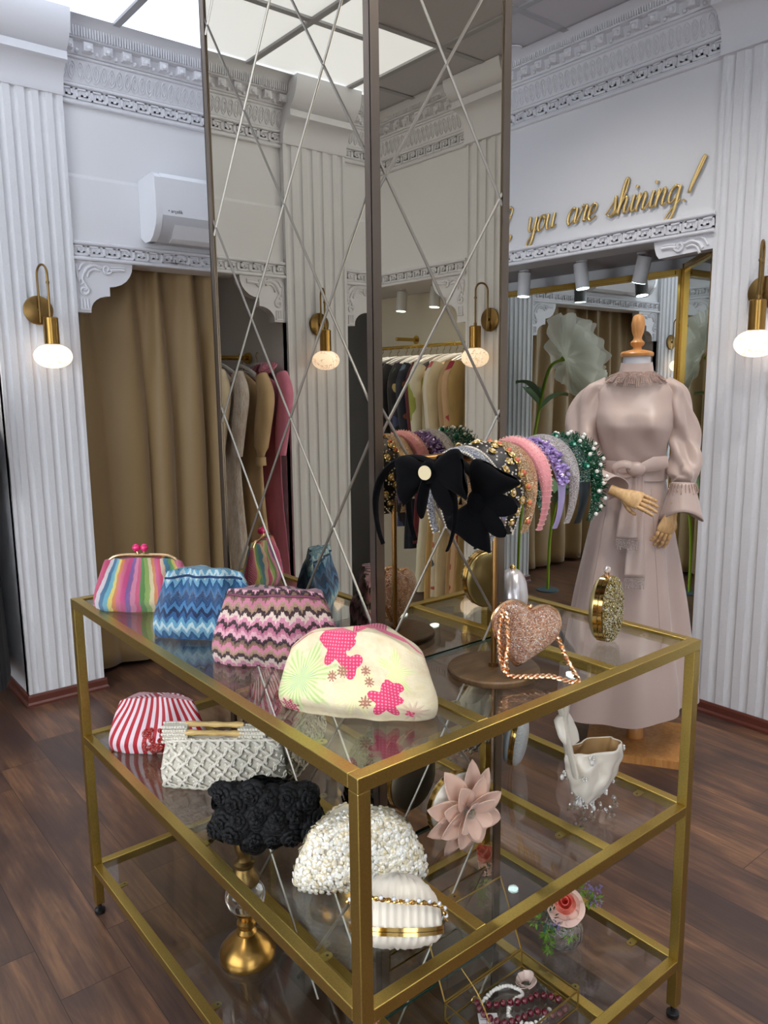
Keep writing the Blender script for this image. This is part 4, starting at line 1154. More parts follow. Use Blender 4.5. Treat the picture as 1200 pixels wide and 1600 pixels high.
# ================= lower shelf
b=thing('candlestick','antique brass candlestick with a clear crystal ball on the lower glass shelf','candlestick',(.176,.712,B))
MB().lathe([(0,0),(.070,0),(.071,.008),(.068,.022),(.055,.040),(.036,.055),(.024,.064),(.026,.07),(.019,.078),(.020,.084),(.024,.088),(.024,.094),(.017,.10),(.02,.11),(.028,.118),(.03,.124),(0,.126)],40).build('base',BRASS,b)
n_=NT('clear_crystal'); n_.set(color=(.97,.97,.97,1),rough=.0,trans=1.0,ior=1.5); CRY=n_.m
MB().ball((0,0,.165),.050,28,18,(1,1,.92)).build('crystal_ball',CRY,b)
MB().lathe([(0,.203),(.036,.203),(.038,.212),(.03,.228),(.023,.246),(.027,.252),(.027,.258),(.018,.264),(.015,.275),(.019,.285),(.022,.30),(.016,.32),(.012,.33),(.022,.336),(.024,.342),(.018,.350),(.016,.385),(0,.385)],36).build('stem',BRASSD,b)

def leafspray(m,c,rnd,n=14,R=.03,sz=.008,squash=1):
    for k in range(n):
        d=Vector((rnd.uniform(-1,1),rnd.uniform(-1,1),rnd.uniform(-.7,1)*squash)).normalized(); p=c+d*R*rnd.uniform(.4,1)
        q=d.to_track_quat('Z','Y').to_matrix(); s_=sz*rnd.uniform(.7,1.2)
        vs=[p,p+q@Vector((s_*.35,0,s_*.8)),p+q@Vector((0,s_*.12,s_*1.8)),p+q@Vector((-s_*.35,0,s_*.8))]
        m.add(vs,[(0,1,2,3)])
def rose(parent,c,R,nrm,mts,rnd,name='rose'):
    c=Vector(c); q=Vector(nrm).normalized().to_track_quat('Z','Y').to_matrix().to_4x4(); out=[]
    for L,(cnt,rr,mt) in enumerate(((6,1.0,mts[0]),(5,.78,mts[0]),(5,.56,mts[1]),(4,.36,mts[2]),(3,.2,mts[2]))):
        m=MB()
        for k in range(cnt):
            a0=2*PI*k/cnt+L*.6+rnd.uniform(-.15,.15); rows=[]
            for i in range(7):
                t=i/6; row=[]
                for j in range(9):
                    s_=j/8*2-1; a=a0+s_*(PI/cnt*1.35)*(.6+.4*t); r=R*rr*(.15+.85*sin(t*PI/2*1.05))*(1-.07*s_*s_)
                    z=R*(.12*L+.55*t*(1.0-.55*rr)+.10*(1-rr))-R*.22*rr*max(0,t-.75)*4*.25
                    z+=R*.55*(t**1.5)*(1-rr)*.8
                    row.append(c+q@Vector((cos(a)*r,sin(a)*r,z)))
                rows.append(row)
            m.ring(rows,closed_u=False)
        out.append(m.build(name,mt,parent,solid=.0007,angle=80))
    return out
PEACH=[mat('cream_pink_petal',(238,206,190),.6),mat('peach_petal',(240,168,146),.6),mat('coral_petal',(236,112,96),.6)]
LEAFG=mat('fresh_green_leaf',(110,150,50),.6); LEAFD=mat('blue_green_leaf',(44,86,66),.6); LILAC=mat('lilac_berry',(122,108,150),.5)
VG=NT('cracked_vase_glass'); VG.set(color=(.96,.97,.97,1),rough=.02,trans=1.0,ior=1.42); VG.bump(VG.math('ADD',VG.voro(VG.mapp(VG.co(),(90,90,30)),1.0),VG.noise(VG.co(),60,2)),.9,.004); VG=VG.m
def vase(label,loc,seed,rs=1,spike=False,rosedir=(-.5,-.5,.7),hang=True):
    rnd=random.Random(seed); b=thing('flower_vase',label,'vase',loc); b.scale=(1.12,1.12,1.12)
    MB().lathe([(0,0),(.022,0),(.034,.008),(.043,.026),(.044,.042),(.036,.06),(.024,.071),(.021,.078),(.025,.084),(.022,.084),(.0185,.078),(.021,.07),(.033,.058),(.040,.042),(.039,.028),(.031,.012),(.02,.006),(0,.006)],36).build('glass_vase',VG,b)
    rose(b,(-.004,-.008,.098),.043*rs,rosedir,PEACH,rnd)
    m=MB(); leafspray(m,Vector((-.05,.01,.085)),rnd,70,.026,.008); m.build('blue_green_foliage',LEAFD,b,smooth=False,merge=False)
    m=MB()
    for c_ in ((-.075,.02,.085),(-.062,-.005,.062),(-.02,-.03,.056),(.055,-.02,.10),(.07,-.03,.095),(.045,.0,.115)): leafspray(m,Vector(c_),rnd,26,.011,.008)
    if hang:
        for k in range(9): leafspray(m,Vector((-.052-.002*sin(k),.0,.055-.006*k)),rnd,8,.006,.008,.4)
    m.build('light_green_foliage',LEAFG,b,smooth=False,merge=False)
    m=MB()
    for c_ in ((.05,-.03,.135),(.07,-.04,.13),(.055,-.045,.105),(-.045,-.01,.075)):
        for k in range(14): m.ball(Vector(c_)+Vector((rnd.uniform(-1,1),rnd.uniform(-1,1),rnd.uniform(-1,1)))*.010,.0026,6,4)
    m.build('lilac_berries',LILAC,b,merge=False)
    if spike:
        m=MB(); t0=Vector((-.012,.0,.10)); t1=Vector((-.025,.01,.245))
        m.tube([t0,t1],[.002,.0006],5)
        for k in range(60):
            t=k/60; p=t0.lerp(t1,t); a=k*2.4; r=.013*(1-t)+.0015; m.ball(p+Vector((cos(a)*r,sin(a)*r,.003)),.0028*(1-.6*t),6,4)
        m.build('pink_flower_spike',mat('dusty_pink_blossom',(206,120,112),.6),b,merge=False)
    return b
vase('small crackled glass vase with a peach rose on the lower shelf at the right',(.815,.225,B),3,1.0,rosedir=(-.55,-.35,.75))
vase('crackled glass vase with pink flower spike at the bottom picture edge',(.165,.135,B),8,1.0,spike=True,rosedir=(-.1,-.3,.9))

jb=thing('jewellery_box','brass-edged glass jewellery box with its lid open on the lower shelf','box')
JM=mat('thin_brass_edge',(170,140,74),.3,1.0); JG=glassy('box_glass',(.95,.96,.955,1),boost=1.3)
X0,X1,Y0,Y1=.414,.672,.072,.240; zb0,zb1=B+.002,B+.048
m=MB(); r=.0022
for z in (zb0+r,zb1-r): m.tube([(X0,Y0,z),(X1,Y0,z)],r,5); m.tube([(X0,Y1,z),(X1,Y1,z)],r,5); m.tube([(X0,Y0,z),(X0,Y1,z)],r,5); m.tube([(X1,Y0,z),(X1,Y1,z)],r,5)
for x in (X0,X1):
    for y in (Y0,Y1): m.tube([(x,y,zb0),(x,y,zb1)],r,5)
m.build('brass_frame',JM,jb)
for a,c in (((X0,Y0,zb0),(X1,Y0+.001,zb1)),((X0,Y1-.001,zb0),(X1,Y1,zb1)),((X0,Y0,zb0),(X0+.001,Y1,zb1)),((X1-.001,Y0,zb0),(X1,Y1,zb1)),((X0,Y0,zb0),(X1,Y1,zb0+.001))):
    MB().box(a,c).build('glass_side',JG,jb,smooth=False)
la=.42; L=.172
P0=Vector((X0,Y1+.002,zb1+.002)); P1=Vector((X1,Y1+.002,zb1+.002)); dv=Vector((0,sin(la),cos(la)))*L
m=MB()
for a,c in ((P0,P1),(P1,P1+dv),(P1+dv,P0+dv),(P0+dv,P0)): m.tube([a,c],r,5)
lid=m.build('lid',JM,jb)
nn=Vector((0,cos(la),-sin(la)))*.0008
MB().add([P0,P1,P1+dv,P0+dv,P0+nn,P1+nn,P1+dv+nn,P0+dv+nn],[(0,1,2,3),(7,6,5,4),(0,4,5,1),(1,5,6,2),(2,6,7,3),(3,7,4,0)]).build('lid_glass',JG,lid,smooth=False)
chain([(X0+.05,Y1,zb1+.06),(X0+.055,Y1-.05,zb1+.02),(X0+.05,Y1-.10,zb0+.01)],.0012,900,JM,jb,'lid_chain')
# necklaces and bits inside
MAROON=mat('maroon_glass_bead',(92,10,28),.15,coat=.5)
bn=thing('bead_necklace','maroon round bead necklace coiled inside the open glass box','necklace')
row=[(.6360,.0818),(.6132,.0819),(.6014,.0941),(.592,.1139),(.571,.1242),(.5494,.1282),(.5308,.1345),(.512,.1386),(.497,.1535),(.4884,.1745),(.4883,.1981),(.4995,.225)]
row2=[(.5155,.2019),(.5278,.1916),(.5455,.1841),(.5616,.1731),(.5788,.1611),(.5994,.1538),(.6219,.1499),(.6352,.1363),(.6481,.1205),(.651,.1008)]
P=crom([(x,y,B+.0115) for x,y in row],40); Q=crom([(x,y,B+.0115) for x,y in row2],40)
for PP in (P,Q):
    last=None
    for p in PP:
        if last is None or (p-last).length>.0168: MB().ball(p,.0082,14,9).build('bead',MAROON,bn); last=p
MB().tube([(.4995+.0075*cos(a),.234,B+.012+.0075*sin(a)) for a in [2*PI*k/14 for k in range(14)]],.0012,5,closed=True).build('gold_ring',GOLD2,bn)
pn=thing('pearl_necklace','twisted strand of white pearls beneath the maroon beads in the glass box','necklace')
m=MB(); P=crom([(.515,.2195,B+.009),(.5467,.223,B+.012),(.5706,.2208,B+.012),(.5924,.2103,B+.012),(.6037,.1905,B+.010),(.600,.175,B+.008),(.575,.178,B+.006),(.545,.168,B+.006),(.53,.15,B+.006),(.545,.115,B+.006),(.58,.10,B+.006),(.625,.11,B+.006)],10)
for i,p in enumerate(P):
    if i%3==0: m.ball(p,.0055,8,6,(1.2,.8,.8),M4=Matrix.Rotation(i*.8,4,'Z'))
m.build('pearls',mat('white_pearl',(226,220,212),.2,coat=.6),pn,merge=False)
rq=thing('fabric_rosebud','small pale pink fabric rosebud lying in the glass box','ornament',(.632,.193,B+.006))
m=MB()
for k in range(7):
    def f(u,v,k=k):
        a=(v-.5)*2.2+k*.9; r=.017+.004*k*.3; return (cos(a)*r*1.25*(.5+.5*u),sin(a)*r*(.5+.5*u),.002+.022*u*(1-.12*k)+.002*sin(6*v+k))
    m.grid(f,6,10)
m.build('petals',mat('pale_pink_chiffon',(222,198,186),.6),rq,solid=.0008,angle=80)
cd=thing('price_card','small white card printed with thin red lines under the maroon beads','card',(.478,.165,B+.0045),.9)
MB().box((-.035,-.022,0),(.035,.022,.0006)).build('card',mat('card_white',(232,228,226),.6),cd,smooth=False)
m=MB()
for k in range(3): m.box((-.03,-.008+.006*k,.0006),(.03,-.0070+.006*k,.0008)); m.box((-.008+.012*k,-.018,.0006),(-.0068+.012*k,.018,.0008))
m.build('red_lines',mat('red_print',(170,60,70),.6),cd,smooth=False)

# ================= headband stand and headbands
hs=thing('headband_stand','bronze T-shaped stand with a round wooden base holding the row of headbands','stand',(.492,.179,T))
SB=mat('aged_gold_pole',(140,104,62),.32,1.0)
MB().lathe([(0,0),(.092,0),(.095,.004),(.095,.011),(.092,.014),(0,.014)],48).build('base',WALN,hs)
MB().tube([(0,0,.012),(0,0,.455)],.0058,12).tube([(0,0,.012),(0,0,.022)],.011,12).build('pole',SB,hs)
m=MB(); m.tube([(-.245,0,.455),(.245,0,.455)],.011,12); m.build('crossbar',SB,hs)
BZ=T+.455+.011
def hb_arc(w,thick,H=.185,R=.082,lift=0.0,n=34,w_end=None,sharp=1.0):
    """frames along the band: list of (pos, outward normal, half width)"""
    out=[]
    for i in range(n+1):
        t=i/n; a=-PI*.20+(PI*1.40)*t       # from near foot over the crown to far foot
        y=-R*cos(a)*(1.0); z=R*1.12*sin(a)
        if a<0: y=-R*cos(a)*1.0; z=R*1.12*sin(a)*1.35
        if a>PI: z=R*1.12*sin(a)*1.35
        nrm=Vector((0,-cos(a),sin(a))).normalized()
        e=min(t,1-t)/.5; ww=(w_end or w*.45)+(w-(w_end or w*.45))*ss(0,.75,e)
        out.append((Vector((0,y,z)),nrm,ww/2,e))
    return out
def band_mesh(fr,thick,puff=0,twist=0):
    rings=[]
    for (p,nr,hw,e) in fr:
        h=thick/2+puff*ss(0,.6,e); r=[]
        for k in range(12):
            a=2*PI*k/12; r.append(p+Vector((1,0,0))*cos(a)*hw+nr*(sin(a)*h if sin(a)<0 else sin(a)*h))
        rings.append(r)
    return MB().ring(rings)
def place(label,X,kind,tilt=0,dz=0,w=.03,puff=.004):
    R=.082; b=thing('headband',label,'headband',(X,.165,BZ-.088+dz),0,None,rot=(0,0,tilt))
    return b
def deco(b,fr,fn,name,matl,smooth=True):
    m=MB(); fn(m,fr); return m.build(name,matl,b,merge=False,smooth=smooth)
def frm(fr,t):
    x=t*(len(fr)-1); i=min(int(x),len(fr)-2); f=x-i; a,b=fr[i],fr[i+1]
    return a[0].lerp(b[0],f),a[1].lerp(b[1],f),a[2]*(1-f)+b[2]*f
rh=random.Random(77)
VELV=mat('black_velvet',(5,5,7),.9,spec=.08,sheen=.02); 
def bow(b,c,s_=1.0,r=0,tl=1.0):
    m=MB()
    Rm=Matrix.Translation(c)@Matrix.Rotation(r,4,'X')
    # two big loops and two tails, lying over the side of the band facing the room
    for sg_ in (-1,1):
        def f(u,v,sg_=sg_):
            a=2*PI*v; L=.060*s_; x=sg_*(.004+L*sin(u*PI*.5)**1.0); wd=.032*s_*(.35+1.0*sin(min(1,u*1.25)*PI*.55))*(1 if u<.9 else .85)
            th=.017*s_*sin(u*PI*.93+.08)+.003
            return Rm@Vector((th*cos(a)+.004*sin(8*v*PI+u*4)-.01,x,sin(a)*wd-.012*u*sg_*0-.02*u*u))
        m.grid(f,12,18)
        tp=[(-.008,sg_*.004,-.004),(-.014,sg_*.018*tl,-.04*tl),(-.012,sg_*.030*tl,-.075*tl),(-.01,sg_*.034*tl,-.10*tl)]
        m.tube([Rm@Vector(p)*1.0 for p in crom(tp,6)],[.012+.0045*sin(k/18*PI)-.008*(k/18)**4 for k in range(19)],8,flat=(.35,1.3))
    m.build('bow',VELV,b,angle=80)
    MB().ball(Rm@Vector((-.014,0,0)),.016*s_,14,10,(.8,1,1.3)).build('knot',VELV,b)
# (label, X, kind)
def hb(label,X,kind,w=.03,puff=.004,tilt=0,dz=0,base=None,H=1):
    b=place(label,X,kind,tilt,dz); fr=hb_arc(w,.004); band_mesh(fr,.004,puff).build('band',base,b); return b,fr
b,fr=hb('black velvet headband with a drooping bow and round beige sticker, leftmost on the stand',.262,'v',.030,.003,.35,-.005,VELV)
bow(b,Vector((-.016,-.045,.070)),1.0,-.15,.8)
MB().lathe([(0,0),(.0125,0),(.0125,.0008),(0,.0008)],24,M4=Matrix.Rotation(-PI/2,4,'Y'),c=(-.044,-.045,.070)).build('round_sticker',mat('beige_sticker',(196,180,140),.5),b)
b,fr=hb('black velvet headband with a large bow, second from the left on the stand',.338,'v',.032,.003,.25,-.01,VELV)
bow(b,Vector((-.004,-.078,.015)),1.15,-1.15,.75)
SILV=glit('pewter_crystals',(70,72,84),(160,164,176),(236,238,244),640,.18,.7,.9)
b,fr=hb('pewter crystal headband edged with tiny pearls behind the black bows',.385,'s',.038,.006,.1,0,SILV)
SEED=mat('cream_seed_pearl',(226,214,196),.25,coat=.5)
def edgepearls(m,fr,r=.0022,n=70,xs=(-1,1)):
    for k in range(n):
        p,nr,hw=frm(fr,k/(n-1))
        for s_ in xs: m.ball(p+Vector((s_*hw,0,0))+nr*.001,r,6,4)
deco(b,fr,edgepearls,'pearl_edge',SEED)
BV=mat('black_satin_band',(20,16,18),.5)
b,fr=hb('wide black headband with gold ringed stones and zigzag pearl lines',.430,'p',.080,.005,.12,.006,BV)
def zz(m,fr):
    n=120
    for k in range(n):
        t=k/(n-1); p,nr,hw=frm(fr,t); tri=abs(((t*9)%1)*2-1)*2-1
        q=p+Vector((hw*tri*.85,0,0))+nr*(.007*sqrt(max(0,1-tri*tri*.8))); m.ball(q,.0021,6,4)
        q=p+Vector((-hw*tri*.85,0,0))+nr*(.007*sqrt(max(0,1-tri*tri*.8)))
        if k%2: m.ball(q,.0021,6,4)
    edgepearls(m,fr,.0022,90)
deco(b,fr,zz,'pearl_lines',SEED)
def rings(m,fr,n=22,rr=.0072,offs=(-.5,.0,.5)):
    for k in range(n):
        t=.06+.88*k/(n-1); p,nr,hw=frm(fr,t); o=offs[k%len(offs)]
        c=p+Vector((hw*o,0,0))+nr*(.0085); q=nr.to_track_quat('Z','Y').to_matrix()
        m.tube([c+q@Vector((cos(2*PI*j/10)*rr,sin(2*PI*j/10)*rr,0)) for j in range(10)],.0018,5,closed=True)
deco(b,fr,lambda m,fr:rings(m,fr,26,.0066,(-.55,.05,.6)),'gold_rings',mat('yellow_gold_bead',(224,190,110),.2,.9))
def stones(m,fr,n=26,rr=.0042,offs=(-.55,.05,.6)):
    for k in range(n):
        t=.06+.88*k/(n-1); p,nr,hw=frm(fr,t); o=offs[k%len(offs)]; m.ball(p+Vector((hw*o,0,0))+nr*.0095,rr,8,5)
deco(b,fr,lambda m,fr:stones(m,fr),'cream_stones',mat('champagne_stone',(226,196,150),.2,.2,coat=.6))
GB=glit('gold_beads',(150,100,60),(222,178,122),(250,222,170),560,.25,.75,1.0,.005)
b,fr=hb('broad gold beaded headband with coral ringed stones beside the pink one',.482,'g',.058,.008,.05,.004,GB)
deco(b,fr,lambda m,fr:stones(m,fr,15,.0052,(-.85,)),'coral_stones',mat('coral_stone',(214,110,84),.2,.3,coat=.6))
deco(b,fr,lambda m,fr:rings(m,fr,15,.0062,(-.85,)),'gold_rings',mat('yellow_gold_bead',(224,190,110),.2,.9))
PK=mat('pink_satin_padding',(222,140,142),.4,sheen=.4)
b,fr=hb('padded pink headband wound with lines of tiny beads',.532,'k',.038,.013,0,.004,PK)
def winds(m,fr,n=46):
    for k in range(n):
        p,nr,hw=frm(fr,k/(n-1)); hh=.0135*ss(0,.6,min(k/(n-1),1-k/(n-1))*2)+.003
        for j in range(9):
            a=PI*j/8; m.ball(p+Vector((cos(a)*(hw+.001),0,0))+nr*sin(a)*hh,.0013,5,3)
deco(b,fr,winds,'bead_windings',mat('blush_bead',(244,190,180),.25,coat=.5))
LV=mat('lavender_satin',(158,142,184),.45,sheen=.3)
b,fr=hb('lavender headband with clusters of lilac crystal flowers',.580,'l',.034,.002,0,0,LV)
LC=mat('lilac_crystal',(176,150,206),.08,.45,1.0)
def petals_(m,fr,n=230,lo=.18,hi=.78):
    for k in range(n):
        t=lo+(hi-lo)*rh.random(); p,nr,hw=frm(fr,t); x=rh.uniform(-1.1,1.1)
        m.ball(p+Vector((hw*x,0,0))+nr*rh.uniform(.004,.013),rh.uniform(.0032,.0056),5,4,(1,.7,1.4),M4=Matrix.Rotation(rh.uniform(0,3),4,'X')@Matrix.Rotation(rh.uniform(0,3),4,'Y'))
deco(b,fr,petals_,'crystal_flowers',LC,False)
SG=glit('silver_mauve_glitter',(160,140,144),(214,202,198),(248,244,240),760,.22,.55,1.0,.004)
b,fr=hb('chunky padded headband of silver mauve glitter',.618,'s',.044,.012,0,.006,SG)
TE=glit('teal_gold_beads',(8,44,52),(14,96,92),(140,130,70),560,.2,.5,1.0,.005,[(0,(8,40,50)),(.35,(10,84,82)),(.6,(20,120,110)),(.8,(126,116,66)),(1,(200,220,210))])
NAVY=mat('black_green_satin',(10,22,26),.5)
b,fr=hb('dark teal beaded headband with emerald stones beside the green pearl one',.657,'t',.048,.006,-.05,.002,NAVY)
band_mesh([f for i,f in enumerate(fr) if 6<=i<=28],.006,.008).build('beaded_panel',TE,b)
deco(b,fr,lambda m,fr:[m.ball(frm(fr,t)[0]+frm(fr,t)[1]*.012,.008,8,5,(.8,1.2,1.0)) for t in (.25,.38,.5,.62)],'emerald_stones',mat('emerald_stone',(0,96,70),.08,.3,coat=1.0),False)
GN=glit('emerald_sequins',(2,40,24),(8,76,48),(70,130,90),480,.25,.4,1.0,.006)
b,fr=hb('rightmost headband, emerald green with white pearls and ringed green stones',.700,'e',.046,.012,-.08,.003,GN)
def gp(m,fr):
    for k in range(34):
        t=.05+.9*k/33; p,nr,hw=frm(fr,t); m.ball(p+Vector((hw*(-1,.1,1)[k%3]*.8,0,0))+nr*.017,.0044,10,7)
deco(b,fr,gp,'pearls',mat('white_round_pearl',(220,216,204),.2,coat=.6))
deco(b,fr,lambda m,fr:rings(m,fr,20,.0072,(.45,-.45)),'emerald_rings',mat('emerald_ring',(20,120,84),.15,.6))
def fringe(m,fr):
    for k in range(300):
        t=rh.uniform(.05,.95); p,nr,hw=frm(fr,t); x=rh.uniform(-1,1); q=p+Vector((hw*x,0,0)); d=(nr+Vector((rh.uniform(-.6,.6),rh.uniform(-.5,.5),rh.uniform(-.5,.5)))).normalized()
        m.tube([q+nr*.008,q+nr*.008+d*.012],[.0012,.0006],4)
deco(b,fr,fringe,'beaded_fringe',mat('green_bugle_bead',(8,74,46),.2,.3),False)

# ================= dressed mannequin
mq=thing('mannequin','white dress form on a wooden stand wearing a long taupe satin dress','mannequin',(2.235,.935,0),0)
FA=math.atan2(-(.935+.8736),-(2.235+.6525))       # direction to the room's viewer side
mq.rotation_euler=(0,0,FA+PI/2)                    # local -y faces that way, +x to its left hand side of view
# local frame: x = right as seen from the front, y = away, z up
SATD=None
def _sat():
    n=NT('taupe_duchess_satin'); c=n.co(); h=n.noise(n.mapp(c,(500,500,500)),1,1); n.bump(h,.04,.0005)
    n.set(color=lin((190,167,156)),rough=.36,sheen=.3,spec=.5); return n.m
SATD=_sat()
LX=-.055     # torso sits slightly off the foot of the pole
def prof(z):
    """half width, half depth, centre y by height above floor"""
    K=[(.165,.285,.25,.0),(.30,.275,.235,.0),(.55,.235,.20,.0),(.80,.195,.165,.0),(1.0,.165,.142,.0),(1.12,.145,.125,.0),(1.215,.128,.104,.0),(1.26,.126,.100,.0),(1.33,.138,.112,-.006),(1.40,.155,.128,-.012),(1.45,.160,.130,-.010),(1.50,.160,.112,.0),(1.545,.165,.094,.004),(1.575,.150,.078,.006),(1.598,.115,.066,.006),(1.612,.075,.058,.004),(1.622,.058,.055,.0)]
    if z<=K[0][0]: return K[0][1:]
    for a,b_ in zip(K,K[1:]):
        if z<=b_[0]:
            t=(z-a[0])/(b_[0]-a[0]); return tuple(a[i]*(1-t)+b_[i]*t for i in (1,2,3))
    return K[-1][1:]
def sup(a,e=.9):
    return (abs(cos(a))**e*(1 if cos(a)>0 else -1), abs(sin(a))**e*(1 if sin(a)>0 else -1))
def dresspt(a,z,off=0):
    hw,hd,cy=prof(z); cx_,sy_=sup(a,.92)
    fold=0
    sk=ss(1.20,.6,z)
    fold=sk*(.022*sin(5*a+.8)+.012*sin(9*a+2.0))
    # bust
    bx=0
    if 1.28<z<1.52 and sin(a)<0:
        for s_ in (-1,1): bx+=.030*math.exp(-((cos(a)*hw-s_*.075)/.048)**2-((z-1.405)/.052)**2)
    crease=.0035*sin(38*z+3*cos(a)*3)*ss(1.20,1.28,z)*ss(1.40,1.30,z)
    x=cx_*(hw+fold+off)+LX; y=sy_*(hd+fold*.8+off)-bx+cy-crease*(1 if sin(a)<0 else 0)
    return Vector((x,y,z))
m=MB(); zs=[.165+.0175*k for k in range(60)]+[1.21+.0137*k for k in range(31)]
zs=[z for z in zs if z<1.622]+[1.622]
def hem(a,z):
    p=dresspt(a,z); 
    if z<.5:
        lift=.06*ss(-.2,.9,cos(a))*(1-ss(.165,.5,z)); p.z+=lift+.02*sin(a)*0
    return p
m.ring([[hem(2*PI*k/96,z) for k in range(96)] for z in zs],cap0=False)
m.build('dress_body',SATD,mq,angle=80)
# princess seam and front slit edge
m=MB()
for x0 in (.62,):
    m.tube([dresspt(-PI*.5+x0*.9,z,.001) for z in [.2+.05*k for k in range(20)]],.0012,4)
m.tube([dresspt(-PI*.5-.62,z,.001) for z in [.2+.05*k for k in range(20)]],.0012,4)
m.build('skirt_seam',SATD,mq)
# neck block, cap, finial
NK=mat('dress_form_cloth',(206,204,206),.7)
MB().lathe([(0,1.60),(.056,1.60),(.055,1.65),(.054,1.685),(0,1.685)],32,c=(LX,0,0)).build('neck',NK,mq)
MB().lathe([(0,1.685),(.063,1.685),(.066,1.690),(.066,1.698),(.060,1.705),(.03,1.712),(.018,1.714),(.016,1.722),(.027,1.732),(.029,1.742),(.018,1.752),(.016,1.762),(.024,1.785),(.027,1.815),(.022,1.845),(.015,1.852),(0,1.855)],32,c=(LX,0,0)).build('wooden_finial',BEECH,mq)
# collar band
m=MB(); R=[]
for (z,r0) in ((1.612,.072),(1.63,.067),(1.655,.063),(1.662,.062),(1.655,.0595),(1.612,.066)):
    R.append([Vector((LX+cos(a)*r0,sin(a)*r0*.95-.002,z-.012*sin(a)*0-.010*(1 if 0 else 0)+.006*sin(a))) for a in [2*PI*k/48 for k in range(48)]])
m.ring(R,closed_v=True); m.build('collar',SATD,mq,angle=80)
BEADF=glit('bronze_bead_fringe',(110,72,60),(176,132,116),(230,206,190),700,.25,.6,.6)
m=MB()
for k in range(46):
    a=-PI*.5+(k/45-.5)*2.6; g_=k%7
    L=.028+.018*(1-abs(k/45-.5)*2)+(.012 if g_ in (2,3,4) else 0)
    p0=Vector((LX+cos(a)*.074,sin(a)*.074-.002,1.622)); pts=[p0]
    for q in range(1,7):
        t=q/6; zz_=1.615-L*t*1.1; hw,hd,cy=prof(min(zz_,1.62)); 
        rr=.074+.035*t; pts.append(Vector((LX+cos(a)*rr*1.15,sin(a)*max(rr,.0)*1.0-.006-.012*t,1.618-L*t)))
    m.tube(pts,.0022,5)
m.build('neck_bead_fringe',BEADF,mq,merge=False)
# belt and knot
m=MB(); R=[]
for (dz,o) in ((-.036,.004),(-.034,.010),(.030,.010),(.034,.004)):
    R.append([dresspt(2*PI*k/72,1.222+dz+.010*cos(2*PI*k/72)*-1*0+.006*sin(4*PI*k/72),o) for k in range(72)])
m.ring(R,closed_v=True); m.build('belt',SATD,mq,angle=60)
fx,fy=LX+.015,-.128
m=MB()
m.ball((fx,fy-.018,1.235),.03,16,10,(1.25,.75,1.05))
def loop(sx):
    pts=[]
    for k in range(13):
        a=2*PI*k/12; pts.append((fx+sx*(.045-.038*cos(a)),fy-.016-.012*sin(a),1.230+.026*sin(a)))
    return pts
m.tube(loop(-1),.016,8,flat=(.7,1.2)); m.tube([(fx+.02,fy-.01,1.24),(fx+.07,fy+.005,1.255),(fx+.12,fy+.04,1.262)],[.012,.02,.016],8,flat=(.4,1.5))
m.build('belt_knot',SATD,mq,angle=80)
def sash(x,z0,z1,w0,w1,y0,tw):
    def f(u,v):
        z=z0+(z1-z0)*u; w=w0+(w1-w0)*u; xx=x+tw*u+(v-.5)*w
        hw,hd,cy=prof(z); yy=-hd*sqrt(max(.05,1-((xx-LX)/hw)**2))-.012-y0-.022*ss(1.2,.7,z)-.004*sin(v*7+u*3)
        return (xx,yy,z)
    return MB().grid(f,26,10)
sash(fx-.018,1.215,.955,.045,.085,.012,-.006).build('sash_tail',SATD,mq,solid=.003,angle=80)
sash(fx+.012,1.215,.800,.04,.080,.004,.0).build('sash_tail',SATD,mq,solid=.003,angle=80)
for (xx,z0,n_,yoff,w) in ((fx-.024,.955,15,.02,.08),(fx+.012,.80,15,.012,.076)):
    m=MB()
    hw,hd,cy=prof(z0)
    for k in range(n_):
        x_=xx-w/2+w*k/(n_-1); yy=-hd*sqrt(max(.05,1-((x_-LX)/hw)**2))-yoff-.016-.022*ss(1.2,.7,z0)
        L=.028+.02*abs(sin(k*1.7))
        for q in range(int(L/.0055)): m.ball((x_,yy-.001*q,z0-.002-.0055*q),.0026,6,4)
    m.build('sash_bead_fringe',glit('crystal_bead_fringe',(140,104,92),(206,180,166),(250,246,240),600,.15,.5,.5),mq,merge=False)
# sleeves (viewer's left arm reaches forward, right arm hangs)
def sleeve(path,radii,name='sleeve',fold=.10,seed=0,flat=None):
    P=crom(path,6); n=len(P); rr=[]
    for i in range(n):
        x=i/(n-1)*(len(radii)-1); k=min(int(x),len(radii)-2); f=x-k; rr.append(radii[k]*(1-f)+radii[k+1]*f)
    m=MB(); rings=[]; up=Vector((0,1,0))
    for i,p in enumerate(P):
        t=(P[min(i+1,n-1)]-P[max(i-1,0)]).normalized(); a=t.cross(up).normalized(); b_=a.cross(t).normalized(); up=b_; up=Vector((0,1,0)) if abs(t.y)<.95 else up
        ring=[]
        for k in range(40):
            th=2*PI*k/40; fz=1+fold*(.5*sin(3*th+9*i/n+seed)+.35*sin(5*th-14*i/n+seed*2)+.4*noise.noise(Vector((cos(th)*1.6,sin(th)*1.6,i/n*7+seed))))*ss(0,.15,i/n)*ss(1,.9,i/n)
            ring.append(p+(a*cos(th)+b_*sin(th))*rr[i]*fz)
        rings.append(ring)
    m.ring(rings); return m.build(name,SATD,mq,angle=80)
sleeve([(LX-.105,.0,1.572),(LX-.160,-.005,1.53),(LX-.200,-.012,1.44),(LX-.205,-.03,1.35),(LX-.190,-.08,1.275),(LX-.165,-.14,1.225),(LX-.128,-.19,1.203)],[.038,.054,.062,.064,.060,.050,.040],fold=.36,seed=1)
